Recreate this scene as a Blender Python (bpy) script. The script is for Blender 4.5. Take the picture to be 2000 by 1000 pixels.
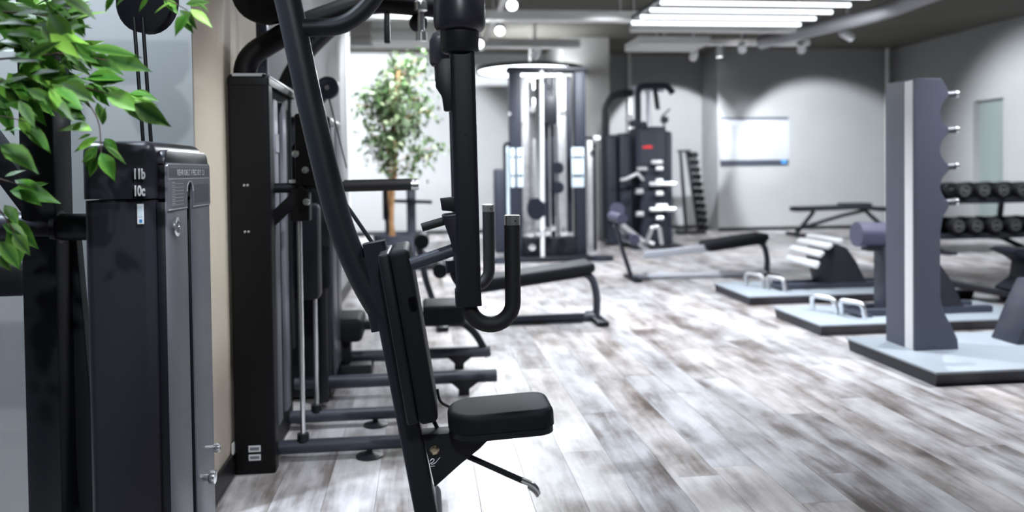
import bpy, bmesh, math, random
from math import radians as rad, sin, cos, pi, atan2, hypot
from mathutils import Vector as V, Matrix as MX

for o in list(bpy.data.objects):
    bpy.data.objects.remove(o, do_unlink=True)
scene = bpy.context.scene
COL = scene.collection
random.seed(7)

# ------------------------------------------------------------------ camera
cd = bpy.data.cameras.new('camera')
cam = bpy.data.objects.new('camera', cd)
COL.objects.link(cam)
cam.matrix_world = (MX.Translation((0, 0, 1.08)) @ MX.Rotation(rad(-6.5), 4, 'Z')
                    @ MX.Rotation(rad(90 - 1.2), 4, 'X') @ MX.Rotation(rad(-0.7), 4, 'Z'))
cd.sensor_width = 36.0
cd.lens = 27.0                       # 1500 px for a 2000 px wide frame
cd.shift_y = -0.068
cd.clip_start = 0.05
cd.dof.use_dof = True
cd.dof.focus_distance = 1.95
cd.dof.aperture_fstop = 2.0
scene.camera = cam

# ------------------------------------------------------------------ world, exposure
w = bpy.data.worlds.new('world')
scene.world = w
w.use_nodes = True
w.node_tree.nodes['Background'].inputs[0].default_value = (0.75, 0.85, 1.0, 1)
w.node_tree.nodes['Background'].inputs[1].default_value = 0.05
scene.view_settings.view_transform = 'Standard'
scene.view_settings.look = 'None'
scene.view_settings.gamma = 1.0
scene.view_settings.use_curve_mapping = False
scene.view_settings.exposure = 0.0
scene.cycles.max_bounces = 5
scene.cycles.diffuse_bounces = 3
scene.cycles.glossy_bounces = 3
TUBE_STRENGTH = 2.6
SPOT_POWER = 130.0
LIGHT_COL = (0.90, 0.95, 1.0)

# ------------------------------------------------------------------ materials
MATS = {}


def mat(name, col, rough=0.5, metal=0.0, bump=0.0, bscale=200.0, var=0.0, vscale=4.0, emit=None, spec=0.5, coat=0.0):
    if name in MATS:
        return MATS[name]
    m = bpy.data.materials.new(name)
    m.use_nodes = True
    nt = m.node_tree
    b = nt.nodes['Principled BSDF']
    b.inputs['Base Color'].default_value = (*col, 1)
    b.inputs['Roughness'].default_value = rough
    b.inputs['Metallic'].default_value = metal
    b.inputs['Specular IOR Level'].default_value = spec
    if coat:
        b.inputs['Coat Weight'].default_value = coat
        b.inputs['Coat Roughness'].default_value = 0.15
    tc = nt.nodes.new('ShaderNodeTexCoord')
    if var:
        n = nt.nodes.new('ShaderNodeTexNoise')
        n.inputs['Scale'].default_value = vscale
        n.inputs['Detail'].default_value = 5
        nt.links.new(tc.outputs['Object'], n.inputs['Vector'])
        r = nt.nodes.new('ShaderNodeMapRange')
        r.inputs['From Min'].default_value = 0.3
        r.inputs['From Max'].default_value = 0.7
        r.inputs['To Min'].default_value = 1 - var
        r.inputs['To Max'].default_value = 1 + var
        nt.links.new(n.outputs['Fac'], r.inputs['Value'])
        mul = nt.nodes.new('ShaderNodeVectorMath')
        mul.operation = 'SCALE'
        mul.inputs[0].default_value = col
        nt.links.new(r.outputs['Result'], mul.inputs['Scale'])
        nt.links.new(mul.outputs['Vector'], b.inputs['Base Color'])
    if bump:
        n2 = nt.nodes.new('ShaderNodeTexNoise')
        n2.inputs['Scale'].default_value = bscale
        n2.inputs['Detail'].default_value = 3
        nt.links.new(tc.outputs['Object'], n2.inputs['Vector'])
        bp = nt.nodes.new('ShaderNodeBump')
        bp.inputs['Strength'].default_value = bump
        bp.inputs['Distance'].default_value = 0.002
        nt.links.new(n2.outputs['Fac'], bp.inputs['Height'])
        nt.links.new(bp.outputs['Normal'], b.inputs['Normal'])
    if emit:
        b.inputs['Emission Color'].default_value = (*emit[0], 1)
        b.inputs['Emission Strength'].default_value = emit[1]
    MATS[name] = m
    return m


BLACK = mat('black_powder_coat', (0.013, 0.0145, 0.020), 0.45, spec=0.35, bump=0.15, bscale=900)
SATIN = mat('black_satin_shell', (0.026, 0.0255, 0.035), 0.36, spec=0.4, bump=0.05, bscale=600)
VINYL = mat('black_vinyl', (0.012, 0.014, 0.018), 0.58, spec=0.2, bump=0.35, bscale=700)
GRIP = mat('black_rubber_grip', (0.012, 0.012, 0.014), 0.55, bump=0.3, bscale=900)
RUBBER = mat('dumbbell_rubber', (0.008, 0.008, 0.009), 0.6, spec=0.2, bump=0.2, bscale=400)
CHROME = mat('chrome', (0.9, 0.91, 0.93), 0.2, 0.9)
STEEL = mat('brushed_steel', (0.60, 0.60, 0.61), 0.38, 0.7, var=0.12, vscale=30)
GREYP = mat('grey_metal_panel', (0.21, 0.215, 0.25), 0.42, 0.0, var=0.06)
LABELP = mat('dark_print_panel', (0.09, 0.095, 0.12), 0.4)
CHARC = mat('charcoal_blue_coat', (0.045, 0.052, 0.075), 0.45, bump=0.1, bscale=800)
NAVY = mat('dark_navy_coat', (0.020, 0.024, 0.037), 0.5, spec=0.3)
JET = mat('matt_jet_coat', (0.004, 0.004, 0.005), 0.5, spec=0.25)
RACKC = mat('slate_rack_coat', (0.085, 0.094, 0.132), 0.5, bump=0.1, bscale=800)
PLTOP = mat('pale_platform_deck', (0.34, 0.38, 0.43), 0.45, var=0.04)
PLSIDE = mat('dark_platform_edge', (0.022, 0.022, 0.03), 0.5)
SILVER = mat('pale_silver_coat', (0.62, 0.65, 0.72), 0.35, 0.2)
WHITE = mat('white_plastic', (0.85, 0.86, 0.88), 0.4)
PAPER = mat('white_print', (0.88, 0.9, 0.93), 0.6)
BLUEP = mat('blue_print', (0.05, 0.25, 0.6), 0.5)
REDP = mat('red_print', (0.7, 0.03, 0.03), 0.5)
PALEBL = mat('pale_blue_sheet', (0.68, 0.8, 0.9), 0.5)
BLUEPAD = mat('slate_blue_vinyl', (0.085, 0.085, 0.14), 0.45, bump=0.2, bscale=500)
BRASS = mat('brass', (0.75, 0.62, 0.42), 0.25, 1.0)
WALLG = mat('grey_wall_paint', (0.30, 0.305, 0.308), 0.85, bump=0.1, bscale=300, var=0.03, vscale=2)
WALLB = mat('beige_wall_paint', (0.66, 0.58, 0.47), 0.8, bump=0.1, bscale=300, var=0.03, vscale=2)
CEIL = mat('dark_ceiling_paint', (0.085, 0.08, 0.066), 0.9, var=0.1, vscale=1.5)
DUCT = mat('pale_duct_paint', (0.78, 0.78, 0.77), 0.6, var=0.05)
BASEB = mat('black_baseboard', (0.012, 0.012, 0.013), 0.4)
BARK = mat('ficus_bark', (0.30, 0.16, 0.07), 0.8, bump=0.5, bscale=60, var=0.3, vscale=15)
TWIG = mat('dark_twig', (0.06, 0.035, 0.025), 0.8)
SOIL = mat('soil', (0.03, 0.02, 0.015), 0.95, bump=0.8, bscale=80)
TUBEM = mat('lit_tube', (1, 1, 1), 0.4, emit=(LIGHT_COL, TUBE_STRENGTH))
DISCM = mat('lit_disc', (1, 1, 1), 0.4, emit=(LIGHT_COL, 6.0))
LENSM = mat('lit_lens', (1, 1, 1), 0.3, emit=((0.95, 0.97, 1.0), 25.0))
STRIPEM = mat('white_edge_strip', (0.9, 0.9, 0.92), 0.35)  # plain white colour, no emission


def leaf_mat(name, dark, light, tip, trans=0.35, rimf=0.55):
    m = bpy.data.materials.new(name)
    m.use_nodes = True
    nt = m.node_tree
    b = nt.nodes['Principled BSDF']
    oi = nt.nodes.new('ShaderNodeObjectInfo')
    at = nt.nodes.new('ShaderNodeAttribute')
    at.attribute_name = 'rnd'
    ad = nt.nodes.new('ShaderNodeMath')
    ad.operation = 'ADD'
    nt.links.new(oi.outputs['Random'], ad.inputs[0])
    nt.links.new(at.outputs['Fac'], ad.inputs[1])
    fr = nt.nodes.new('ShaderNodeMath')
    fr.operation = 'FRACT'
    nt.links.new(ad.outputs[0], fr.inputs[0])
    cr = nt.nodes.new('ShaderNodeValToRGB')
    e = cr.color_ramp.elements
    e[0].position = 0.0
    e[0].color = (*dark, 1)
    e[1].position = 1.0
    e[1].color = (*tip, 1)
    x = cr.color_ramp.elements.new(0.5)
    x.color = tuple(0.6 * a_ + 0.4 * b_ for a_, b_ in zip(dark, light)) + (1,)
    x = cr.color_ramp.elements.new(0.8)
    x.color = (*light, 1)
    nt.links.new(fr.outputs[0], cr.inputs[0])
    uvn = nt.nodes.new('ShaderNodeAttribute')
    uvn.attribute_name = 'rim'
    mix = nt.nodes.new('ShaderNodeMix')
    mix.data_type = 'RGBA'
    mix.blend_type = 'MIX'
    mm = nt.nodes.new('ShaderNodeMath')
    mm.operation = 'MULTIPLY'
    mm.inputs[1].default_value = rimf
    nt.links.new(uvn.outputs['Fac'], mm.inputs[0])
    nt.links.new(mm.outputs[0], mix.inputs[0])
    nt.links.new(cr.outputs[0], mix.inputs[6])
    mix.inputs[7].default_value = (*tip, 1)
    nt.links.new(mix.outputs[2], b.inputs['Base Color'])
    b.inputs['Roughness'].default_value = 0.45
    b.inputs['Specular IOR Level'].default_value = 0.22
    tr = nt.nodes.new('ShaderNodeBsdfTranslucent')
    nt.links.new(mix.outputs[2], tr.inputs['Color'])
    ms = nt.nodes.new('ShaderNodeMixShader')
    ms.inputs[0].default_value = trans
    nt.links.new(b.outputs[0], ms.inputs[1])
    nt.links.new(tr.outputs[0], ms.inputs[2])
    nt.links.new(ms.outputs[0], nt.nodes['Material Output'].inputs[0])
    MATS[name] = m
    return m


LEAF = leaf_mat('ficus_leaf', (0.006, 0.028, 0.007), (0.045, 0.19, 0.02), (0.30, 0.58, 0.09), 0.3, 0.25)
LEAF2 = leaf_mat('far_ficus_leaf', (0.006, 0.03, 0.008), (0.05, 0.15, 0.025), (0.8, 0.88, 0.6), 0.2, 0.22)


def plank_mat():
    m = bpy.data.materials.new('weathered_plank')
    m.use_nodes = True
    nt = m.node_tree
    N, L = nt.nodes.new, nt.links.new
    b = nt.nodes['Principled BSDF']
    oi = N('ShaderNodeObjectInfo')
    at = N('ShaderNodeAttribute')
    at.attribute_name = 'rnd'
    ad = N('ShaderNodeMath'); ad.operation = 'ADD'
    L(oi.outputs['Random'], ad.inputs[0]); L(at.outputs['Fac'], ad.inputs[1])
    fr = N('ShaderNodeMath'); fr.operation = 'FRACT'
    L(ad.outputs[0], fr.inputs[0])
    geo = N('ShaderNodeNewGeometry')
    off = N('ShaderNodeCombineXYZ')
    sc = N('ShaderNodeMath'); sc.operation = 'MULTIPLY'; sc.inputs[1].default_value = 37.0
    L(fr.outputs[0], sc.inputs[0]); L(sc.outputs[0], off.inputs[2])
    va = N('ShaderNodeVectorMath'); va.operation = 'ADD'
    L(geo.outputs['Position'], va.inputs[0]); L(off.outputs[0], va.inputs[1])
    mp = N('ShaderNodeMapping')
    mp.inputs['Scale'].default_value = (11.0, 1.3, 1.0)
    L(va.outputs[0], mp.inputs['Vector'])
    n1 = N('ShaderNodeTexNoise')                      # streaky wear
    n1.inputs['Scale'].default_value = 1.0
    n1.inputs['Detail'].default_value = 6
    n1.inputs['Roughness'].default_value = 0.62
    n1.inputs['Distortion'].default_value = 0.4
    L(mp.outputs[0], n1.inputs['Vector'])
    mp2 = N('ShaderNodeMapping')
    mp2.inputs['Scale'].default_value = (70.0, 5.0, 1.0)
    L(va.outputs[0], mp2.inputs['Vector'])
    n2 = N('ShaderNodeTexNoise')                      # fine grain
    n2.inputs['Scale'].default_value = 1.0
    n2.inputs['Detail'].default_value = 4
    L(mp2.outputs[0], n2.inputs['Vector'])
    n3 = N('ShaderNodeTexNoise')                      # broad smudges
    n3.inputs['Scale'].default_value = 3.2
    n3.inputs['Detail'].default_value = 5
    n3.inputs['Roughness'].default_value = 0.6
    mp3 = N('ShaderNodeMapping'); mp3.inputs['Scale'].default_value = (1.5, 0.8, 1.0)
    L(va.outputs[0], mp3.inputs['Vector']); L(mp3.outputs[0], n3.inputs['Vector'])
    wsum = N('ShaderNodeMath'); wsum.operation = 'MULTIPLY_ADD'
    L(n3.outputs['Fac'], wsum.inputs[0]); wsum.inputs[1].default_value = 0.85
    sub = N('ShaderNodeMath'); sub.operation = 'MULTIPLY_ADD'
    L(n1.outputs['Fac'], sub.inputs[0]); sub.inputs[1].default_value = 0.6; sub.inputs[2].default_value = -0.26
    L(sub.outputs[0], wsum.inputs[2])
    # value = wear + grain + plank offset
    a1 = N('ShaderNodeMath'); a1.operation = 'MULTIPLY_ADD'
    L(n2.outputs['Fac'], a1.inputs[0]); a1.inputs[1].default_value = 0.22
    L(wsum.outputs[0], a1.inputs[2])
    a2 = N('ShaderNodeMath'); a2.operation = 'MULTIPLY_ADD'
    L(fr.outputs[0], a2.inputs[0]); a2.inputs[1].default_value = 0.09
    L(a1.outputs[0], a2.inputs[2])
    cr = N('ShaderNodeValToRGB')
    e = cr.color_ramp.elements
    e[0].position = 0.36; e[0].color = (0.07, 0.055, 0.048, 1)
    e[1].position = 0.90; e[1].color = (0.68, 0.67, 0.665, 1)
    for p, c in ((0.47, (0.19, 0.165, 0.155)), (0.57, (0.33, 0.315, 0.315)), (0.70, (0.50, 0.49, 0.495))):
        x = e.new(p); x.color = (*c, 1)
    L(a2.outputs[0], cr.inputs[0])
    # some planks warmer, some cooler
    hs = N('ShaderNodeValToRGB')
    hs.color_ramp.elements[0].color = (0.98, 0.99, 1.035, 1)
    hs.color_ramp.elements[1].color = (1.04, 0.98, 0.95, 1)
    f2 = N('ShaderNodeMath'); f2.operation = 'FRACT'
    f2m = N('ShaderNodeMath'); f2m.operation = 'MULTIPLY'; f2m.inputs[1].default_value = 7.31
    L(fr.outputs[0], f2m.inputs[0]); L(f2m.outputs[0], f2.inputs[0]); L(f2.outputs[0], hs.inputs[0])
    mul = N('ShaderNodeMix'); mul.data_type = 'RGBA'; mul.blend_type = 'MULTIPLY'
    mul.inputs[0].default_value = 1.0
    L(cr.outputs[0], mul.inputs[6]); L(hs.outputs[0], mul.inputs[7])
    L(mul.outputs[2], b.inputs['Base Color'])
    b.inputs['Roughness'].default_value = 0.36
    b.inputs['Specular IOR Level'].default_value = 0.5
    bp = N('ShaderNodeBump'); bp.inputs['Strength'].default_value = 0.15; bp.inputs['Distance'].default_value = 0.002
    L(a1.outputs[0], bp.inputs['Height']); L(bp.outputs[0], b.inputs['Normal'])
    MATS['plank'] = m
    return m


PLANK = plank_mat()

# ------------------------------------------------------------------ mesh helpers


def merge(bm, tmp, M=None):
    if M is not None:
        bmesh.ops.transform(tmp, matrix=M, verts=tmp.verts)
    me = bpy.data.meshes.new('tmp')
    tmp.to_mesh(me)
    tmp.free()
    bm.from_mesh(me)
    bpy.data.meshes.remove(me)
    return bm


def box(bm, c, s, bev=0.0, seg=2, M=None):
    t = bmesh.new()
    bmesh.ops.create_cube(t, size=1.0)
    bmesh.ops.scale(t, vec=s, verts=t.verts)
    if bev:
        bmesh.ops.bevel(t, geom=list(t.edges), offset=min(bev, min(s) * 0.49), segments=seg, affect='EDGES', profile=0.5)
    T = MX.Translation(c)
    return merge(bm, t, T if M is None else T @ M)


def bx(bm, x0, x1, y0, y1, z0, z1, bev=0.0, seg=2):
    return box(bm, ((x0 + x1) / 2, (y0 + y1) / 2, (z0 + z1) / 2), (abs(x1 - x0), abs(y1 - y0), abs(z1 - z0)), bev, seg)


def fillet(pts, r, n=6):
    pts = [V(p) for p in pts]
    out = [pts[0]]
    for i in range(1, len(pts) - 1):
        a, b, c = pts[i - 1], pts[i], pts[i + 1]
        u, v = (a - b), (c - b)
        rr = r[i] if isinstance(r, (list, tuple)) else r
        d = min(rr, u.length * 0.48, v.length * 0.48)
        p, q = b + u.normalized() * d, b + v.normalized() * d
        for k in range(n + 1):
            t = k / n
            out.append(p * (1 - t) ** 2 + b * 2 * t * (1 - t) + q * t ** 2)
    out.append(pts[-1])
    return out


def circ(r, n=14):
    return [(r * cos(2 * pi * k / n), r * sin(2 * pi * k / n)) for k in range(n)]


def rrect(w_, h_, r=0.006, n=3):
    o = []
    for cx, cy, a0 in ((w_ / 2 - r, h_ / 2 - r, 0), (-w_ / 2 + r, h_ / 2 - r, 90), (-w_ / 2 + r, -h_ / 2 + r, 180), (w_ / 2 - r, -h_ / 2 + r, 270)):
        for k in range(n + 1):
            a = rad(a0 + 90 * k / n)
            o.append((cx + r * cos(a), cy + r * sin(a)))
    return o


def sweep(bm, path, prof, up=None, radii=None):
    path = [V(p) for p in path]
    rings = []
    nrm = None
    for i, p in enumerate(path):
        if i == 0:
            t = path[1] - path[0]
        elif i == len(path) - 1:
            t = path[-1] - path[-2]
        else:
            t = (path[i + 1] - p).normalized() + (p - path[i - 1]).normalized()
        t.normalize()
        if up is not None:
            s = t.cross(V(up)).normalized()
            n = s.cross(t).normalized()
        else:
            if nrm is None:
                a = V((0, 0, 1)) if abs(t.z) < 0.9 else V((0, 1, 0))
                nrm = (a - t * a.dot(t)).normalized()
            else:
                nrm = (nrm - t * nrm.dot(t)).normalized()
            n = nrm
            s = t.cross(n)
        k = radii[i] if radii else 1.0
        rings.append([bm.verts.new(p + s * (u * k) + n * (v * k)) for u, v in prof])
    m = len(prof)
    for a, b in zip(rings, rings[1:]):
        for j in range(m):
            bm.faces.new((a[j], a[(j + 1) % m], b[(j + 1) % m], b[j]))
    bm.faces.new(rings[0])
    bm.faces.new(list(reversed(rings[-1])))
    return bm


def tube(bm, pts, r, fr=0.0, n=14, fn=6):
    return sweep(bm, fillet(pts, fr, fn) if fr else pts, circ(r, n))


def lathe(bm, prof, M=None, n=20):
    t = bmesh.new()
    rings = []
    for r, z in prof:
        if r < 1e-6:
            rings.append([t.verts.new((0, 0, z))])
        else:
            rings.append([t.verts.new((r * cos(2 * pi * k / n), r * sin(2 * pi * k / n), z)) for k in range(n)])
    for a, b in zip(rings, rings[1:]):
        for k in range(n):
            if len(a) == 1 and len(b) == 1:
                continue
            if len(a) == 1:
                t.faces.new((a[0], b[(k + 1) % n], b[k]))
            elif len(b) == 1:
                t.faces.new((a[k], a[(k + 1) % n], b[0]))
            else:
                t.faces.new((a[k], a[(k + 1) % n], b[(k + 1) % n], b[k]))
    closed = prof[0] == prof[-1]
    if len(rings[0]) > 1 and not closed:
        t.faces.new(list(reversed(rings[0])))
    if len(rings[-1]) > 1 and not closed:
        t.faces.new(rings[-1])
    return merge(bm, t, M)


def prism(bm, poly, axis, a0, a1, bev=0.0, seg=2):
    t = bmesh.new()

    def pt(u, v, a):
        return {'x': (a, u, v), 'y': (u, a, v), 'z': (u, v, a)}[axis]
    A = [t.verts.new(pt(u, v, a0)) for u, v in poly]
    B = [t.verts.new(pt(u, v, a1)) for u, v in poly]
    t.faces.new(A)
    t.faces.new(list(reversed(B)))
    n = len(poly)
    for k in range(n):
        t.faces.new((A[k], B[k], B[(k + 1) % n], A[(k + 1) % n]))
    bmesh.ops.recalc_face_normals(t, faces=t.faces)
    if bev:
        bmesh.ops.bevel(t, geom=list(t.edges), offset=bev, segments=seg, affect='EDGES', profile=0.5)
    return merge(bm, t)


def rot_to(d):
    return V((0, 0, 1)).rotation_difference(V(d)).to_matrix().to_4x4()


def arc(c, r, a0, a1, n=10):
    return [(c[0] + r * cos(rad(a0 + (a1 - a0) * k / n)), c[1] + r * sin(rad(a0 + (a1 - a0) * k / n))) for k in range(n + 1)]


def BM():
    return bmesh.new()


def mesh_of(name, bm, m, smooth=40):
    me = bpy.data.meshes.new(name)
    bmesh.ops.recalc_face_normals(bm, faces=bm.faces)
    bm.to_mesh(me)
    bm.free()
    me.materials.append(m)
    if smooth:
        me.shade_smooth()
        me.set_sharp_from_angle(angle=rad(smooth))
    return me


def thing(name, label, cat, loc=(0, 0, 0), group=None):
    o = bpy.data.objects.new(name, None)
    COL.objects.link(o)
    o.location = loc
    o.empty_display_size = 0.05
    o['label'] = label
    o['category'] = cat
    if group:
        o['group'] = group
    o['_l'] = list(loc)
    return o


def origin(o):
    if o is None:
        return V((0, 0, 0))
    return V(o['_l']) if '_l' in o else V((0, 0, 0))


def part(name, bm, m, parent, label=None, smooth=40, kind=None):
    """bm is given in world coordinates; a child of a thing, a part or a piece of the setting"""
    me = bm if isinstance(bm, bpy.types.Mesh) else mesh_of(name, bm, m, smooth)
    o = bpy.data.objects.new(name, me)
    COL.objects.link(o)
    if parent is not None:
        o.parent = parent
        o.matrix_parent_inverse = MX.Translation(-origin(parent))
    if label:
        o['label'] = label
    if kind:
        o['kind'] = kind
    return o


def place(name, me, parent, M):
    o = bpy.data.objects.new(name, me)
    COL.objects.link(o)
    o.parent = parent
    o.matrix_parent_inverse = MX.Translation(-origin(parent))
    o.matrix_basis = M
    return o


def solo(name, bm, m, label, cat, group=None, smooth=40):
    o = part(name, bm, m, None, label, smooth)
    o['category'] = cat
    if group:
        o['group'] = group
    return o


def struct(name, bm, m, smooth=0):
    return part(name, bm, m, None, None, smooth, 'structure')


def text_mesh(s, size, M, m, bold=0.0):
    cu = bpy.data.curves.new('txt', 'FONT')
    cu.body = s
    cu.size = size
    cu.extrude = 0.0003
    cu.offset = bold
    ob = bpy.data.objects.new('txt', cu)
    COL.objects.link(ob)
    bpy.context.view_layer.update()
    dg = bpy.context.evaluated_depsgraph_get()
    me = bpy.data.meshes.new_from_object(ob.evaluated_get(dg))
    bpy.data.objects.remove(ob)
    me.transform(M)
    me.materials.clear()
    me.materials.append(m)
    return me


def frame_mx(o, x, y):
    x, y = V(x).normalized(), V(y).normalized()
    z = x.cross(y)
    M = MX((x, y, z)).transposed().to_4x4()
    M.translation = V(o)
    return M


# ================================================================== SETTING
# floor: a slab and, on it, each plank
fl = BM(); bx(fl, -4.2, 8.3, -3.2, 13.4, -0.12, -0.012)
floor = struct('floor', fl, mat('floor_slab', (0.10, 0.09, 0.085), 0.8))
PW, PL = 0.17, 1.24
pb = BM(); box(pb, (0, 0, -0.006), (PW - 0.0008, PL - 0.0008, 0.012), 0.0008, 1)
plank_me = mesh_of('plank', pb, PLANK, 0)
cells = []
ncol = int(12.4 / PW)
for i in range(ncol):
    x = -4.13 + PW * (i + 0.5) + 0.045
    off = random.random() * PL
    for j in range(-3, 12):
        y = j * PL + off
        if -3.0 < y - PL / 2 and y + PL / 2 < 14.0:
            px = 828 + 1500 * x / max(y + PL / 2, 0.3)
            px2 = 828 + 1500 * x / max(y - PL / 2, 0.3)
            vis = y + PL / 2 > 2.35 and min(px, px2) < 2050 and max(px, px2) > 330 and not (x < -0.72 and y < 8)
            cells.append((0 if vis else 1, hypot(x, y), x, y))
cells.sort()
for v, d, x, y in cells[:300]:
    place('plank', plank_me, floor, MX.Translation((x, y, 0)))
rest = bmesh.new()
lay = rest.faces.layers.float.new('rnd')
for v, d, x, y in cells[300:]:
    n0 = len(rest.faces)
    y1 = min(y + PL / 2, 13.35)
    y0 = y - PL / 2
    if y1 - y0 < 0.05:
        continue
    bx(rest, x - PW / 2 + .001, x + PW / 2 - .001, y0 + .001, y1 - .001, -0.012, 0)
    rest.faces.ensure_lookup_table()
    rv = random.random()
    for f in rest.faces[n0:]:
        f[lay] = rv
part('plank_field', rest, PLANK, floor, smooth=0, kind='stuff')

CZ = 3.1
b = BM(); bx(b, -4.2, 8.3, -3.2, 13.5, CZ, CZ + 0.1); struct('ceiling', b, CEIL)
b = BM(); bx(b, -4.2, -0.702, 2.455, 2.60, 0, CZ); struct('wall_left', b, WALLG)
b = BM(); bx(b, -0.86, -0.700, 2.465, 3.45, 0, CZ); struct('wall_left_return', b, WALLB)
b = BM(); bx(b, -0.86, -0.705, 3.45, 7.35, 0, CZ); struct('wall_left_far', b, WALLG)
b = BM(); bx(b, -0.87, -0.685, 7.30, 7.42, 0, CZ, 0.004); struct('trim_1', b, mat('white_trim', (0.8, 0.81, 0.82), 0.5))
b = BM(); bx(b, -0.70, -0.688, 2.465, 7.29, 0, 0.085, 0.003); struct('baseboard_left', b, BASEB)
b = BM(); bx(b, -4.2, -4.0, 2.6, 13.4, 0, CZ); struct('wall_bay', b, WALLG)
b = BM(); bx(b, -2.6, -2.4, -3.0, 2.47, 0, CZ); struct('wall_near', b, WALLG)
b = BM(); bx(b, -2.6, 8.3, -3.2, -3.0, 0, CZ); struct('wall_behind', b, WALLG)
b = BM(); bx(b, -4.2, 5.1, 13.3, 13.45, 0, CZ); struct('wall_back', b, WALLG)
b = BM(); bx(b, 4.95, 8.3, 12.55, 13.3, 0, CZ); struct('wall_back_right', b, WALLG)
b = BM(); bx(b, 2.13, 2.85, 11.6, 13.3, 0, CZ); struct('wall_column', b, mat('taupe_column', (0.52, 0.515, 0.50), 0.85))
b = BM(); bx(b, 4.95, 8.12, 12.535, 12.55, 0, 0.06); struct('baseboard_back', b, BASEB)
b = BM(); bx(b, -4.0, 2.13, 13.285, 13.3, 0, 0.06); bx(b, 2.85, 4.95, 13.285, 13.3, 0, 0.06); struct('baseboard_rear', b, BASEB)
# right wall with a shallow recess
b = BM()
bx(b, 8.13, 8.3, -3.2, 10.0, 0, CZ); bx(b, 8.13, 8.3, 10.6, 13.4, 0, CZ)
bx(b, 8.13, 8.3, 10.0, 10.6, 2.02, CZ); bx(b, 8.25, 8.3, 10.0, 10.6, 0, 2.02)
struct('wall_right', b, WALLG)
b = BM(); bx(b, 8.235, 8.25, 10.0, 10.6, 0, 2.02); struct('trim_13', b, mat('green_grey_panel', (0.20, 0.235, 0.23), 0.7))
b = BM(); tube(b, [(7.95, 12.45, 0), (7.95, 12.45, CZ)], 0.03); struct('trim_2', b, DUCT, 40)
b = BM(); tube(b, [(3.6, 13.2, 0), (3.6, 13.2, CZ)], 0.03); struct('trim_3', b, DUCT, 40)

# ceiling beams, ducts and tracks
def beam(name, x0, x1, y0, y1, z0, z1, m=DUCT, bev=0.01):
    b = BM(); bx(b, x0, x1, y0, y1, z0, z1, bev); return struct(name, b, m)
beam('trim_4', -0.7, 2.45, 8.34, 8.50, 2.72, 2.83)
beam('trim_5', -3.9, 2.12, 10.22, 10.40, 2.73, 2.84)
beam('trim_6', 2.9, 5.4, 10.25, 10.38, 2.78, 2.86)
beam('trim_7', 2.6, 5.1, 9.35, 9.5, 2.80, 2.90)
beam('trim_8', -0.6, 0.3, 9.2, 9.75, 2.62, 2.9)
beam('trim_9', 0.80, 0.86, 4.0, 11.0, 2.80, 2.84)
beam('trim_10', 2.75, 3.7, 9.6, 10.3, 2.68, 2.78, mat('white_box', (0.7, 0.7, 0.69), 0.6))
b = BM(); tube(b, [(5.15, 5.2, 2.88), (5.15, 8.2, 2.80), (4.75, 9.6, 2.80), (4.7, 10.3, 2.82)], 0.09, 0.4)
struct('trim_11', b, mat('foil_duct', (0.35, 0.35, 0.37), 0.4, 0.4, bump=0.5, bscale=40), 40)
# hangers to the ceiling
b = BM()
for x, y in ((0.2, 8.42), (2.2, 8.42), (-2, 10.3), (1.5, 10.3), (3.2, 10.3), (5, 10.3), (3, 9.42), (4.8, 9.42), (0.83, 5), (0.83, 9), (-.1, 9.5), (3.2, 9.95), (5.15, 6.4)):
    tube(b, [(x, y, 2.78), (x, y, CZ)], 0.008, n=6)
struct('trim_12', b, DUCT, 40)

# ------------------------------------------------------------------ luminaires
def tube_luminaire(label, x0, x1, ys, z):
    t = thing('tube_luminaire', label, 'ceiling light', ((x0 + x1) / 2, ys[len(ys) // 2], z))
    for y in ys:
        b = BM(); tube(b, [(x0, y, z), (x1, y, z)], 0.021, n=12); part('light_tube', b, TUBEM, t)
    for x in (x0 + 0.02, x1 - 0.02):
        b = BM(); bx(b, x - 0.03, x + 0.03, min(ys) - 0.1, max(ys) + 0.1, z + 0.035, z + 0.07, 0.004); part('rail', b, BLACK, t)
    for x in (x0 + 0.02, x1 - 0.02):
        for y in (min(ys), max(ys)):
            b = BM(); tube(b, [(x, y, z + 0.06), (x, y, CZ)], 0.006, n=6); part('hanger', b, DUCT, t)
    return t

tube_luminaire('grid of long white light tubes hung below the dark ceiling', 2.32, 4.28, [8.36 - 0.345 * k for k in range(7)], 2.7)
tube_luminaire('added unseen grid of light tubes over the front of the room', 1.5, 3.46, [3.6 - 0.345 * k for k in range(7)], 2.7)  # extra tube fixture, added out of view for overall brightness

t = thing('disc_lamp', 'large round white disc lamp hanging behind the tall cable station', 'lamp', (1.6, 11.46, 2.56))
b = BM(); lathe(b, [(0.0, 2.555), (0.76, 2.555), (0.79, 2.575), (0.74, 2.60), (0, 2.61)], MX.Translation((1.6, 11.46, 0)), 40); part('diffuser', b, DISCM, t)
b = BM(); lathe(b, [(0.785, 2.55), (0.82, 2.55), (0.82, 2.60), (0.785, 2.60), (0.785, 2.55)], MX.Translation((1.6, 11.46, 0)), 40); part('rim', b, BLACK, t)
b = BM(); tube(b, [(1.6, 11.46, 2.6), (1.6, 11.46, CZ)], 0.01, n=8); part('stem', b, DUCT, t)


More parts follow.
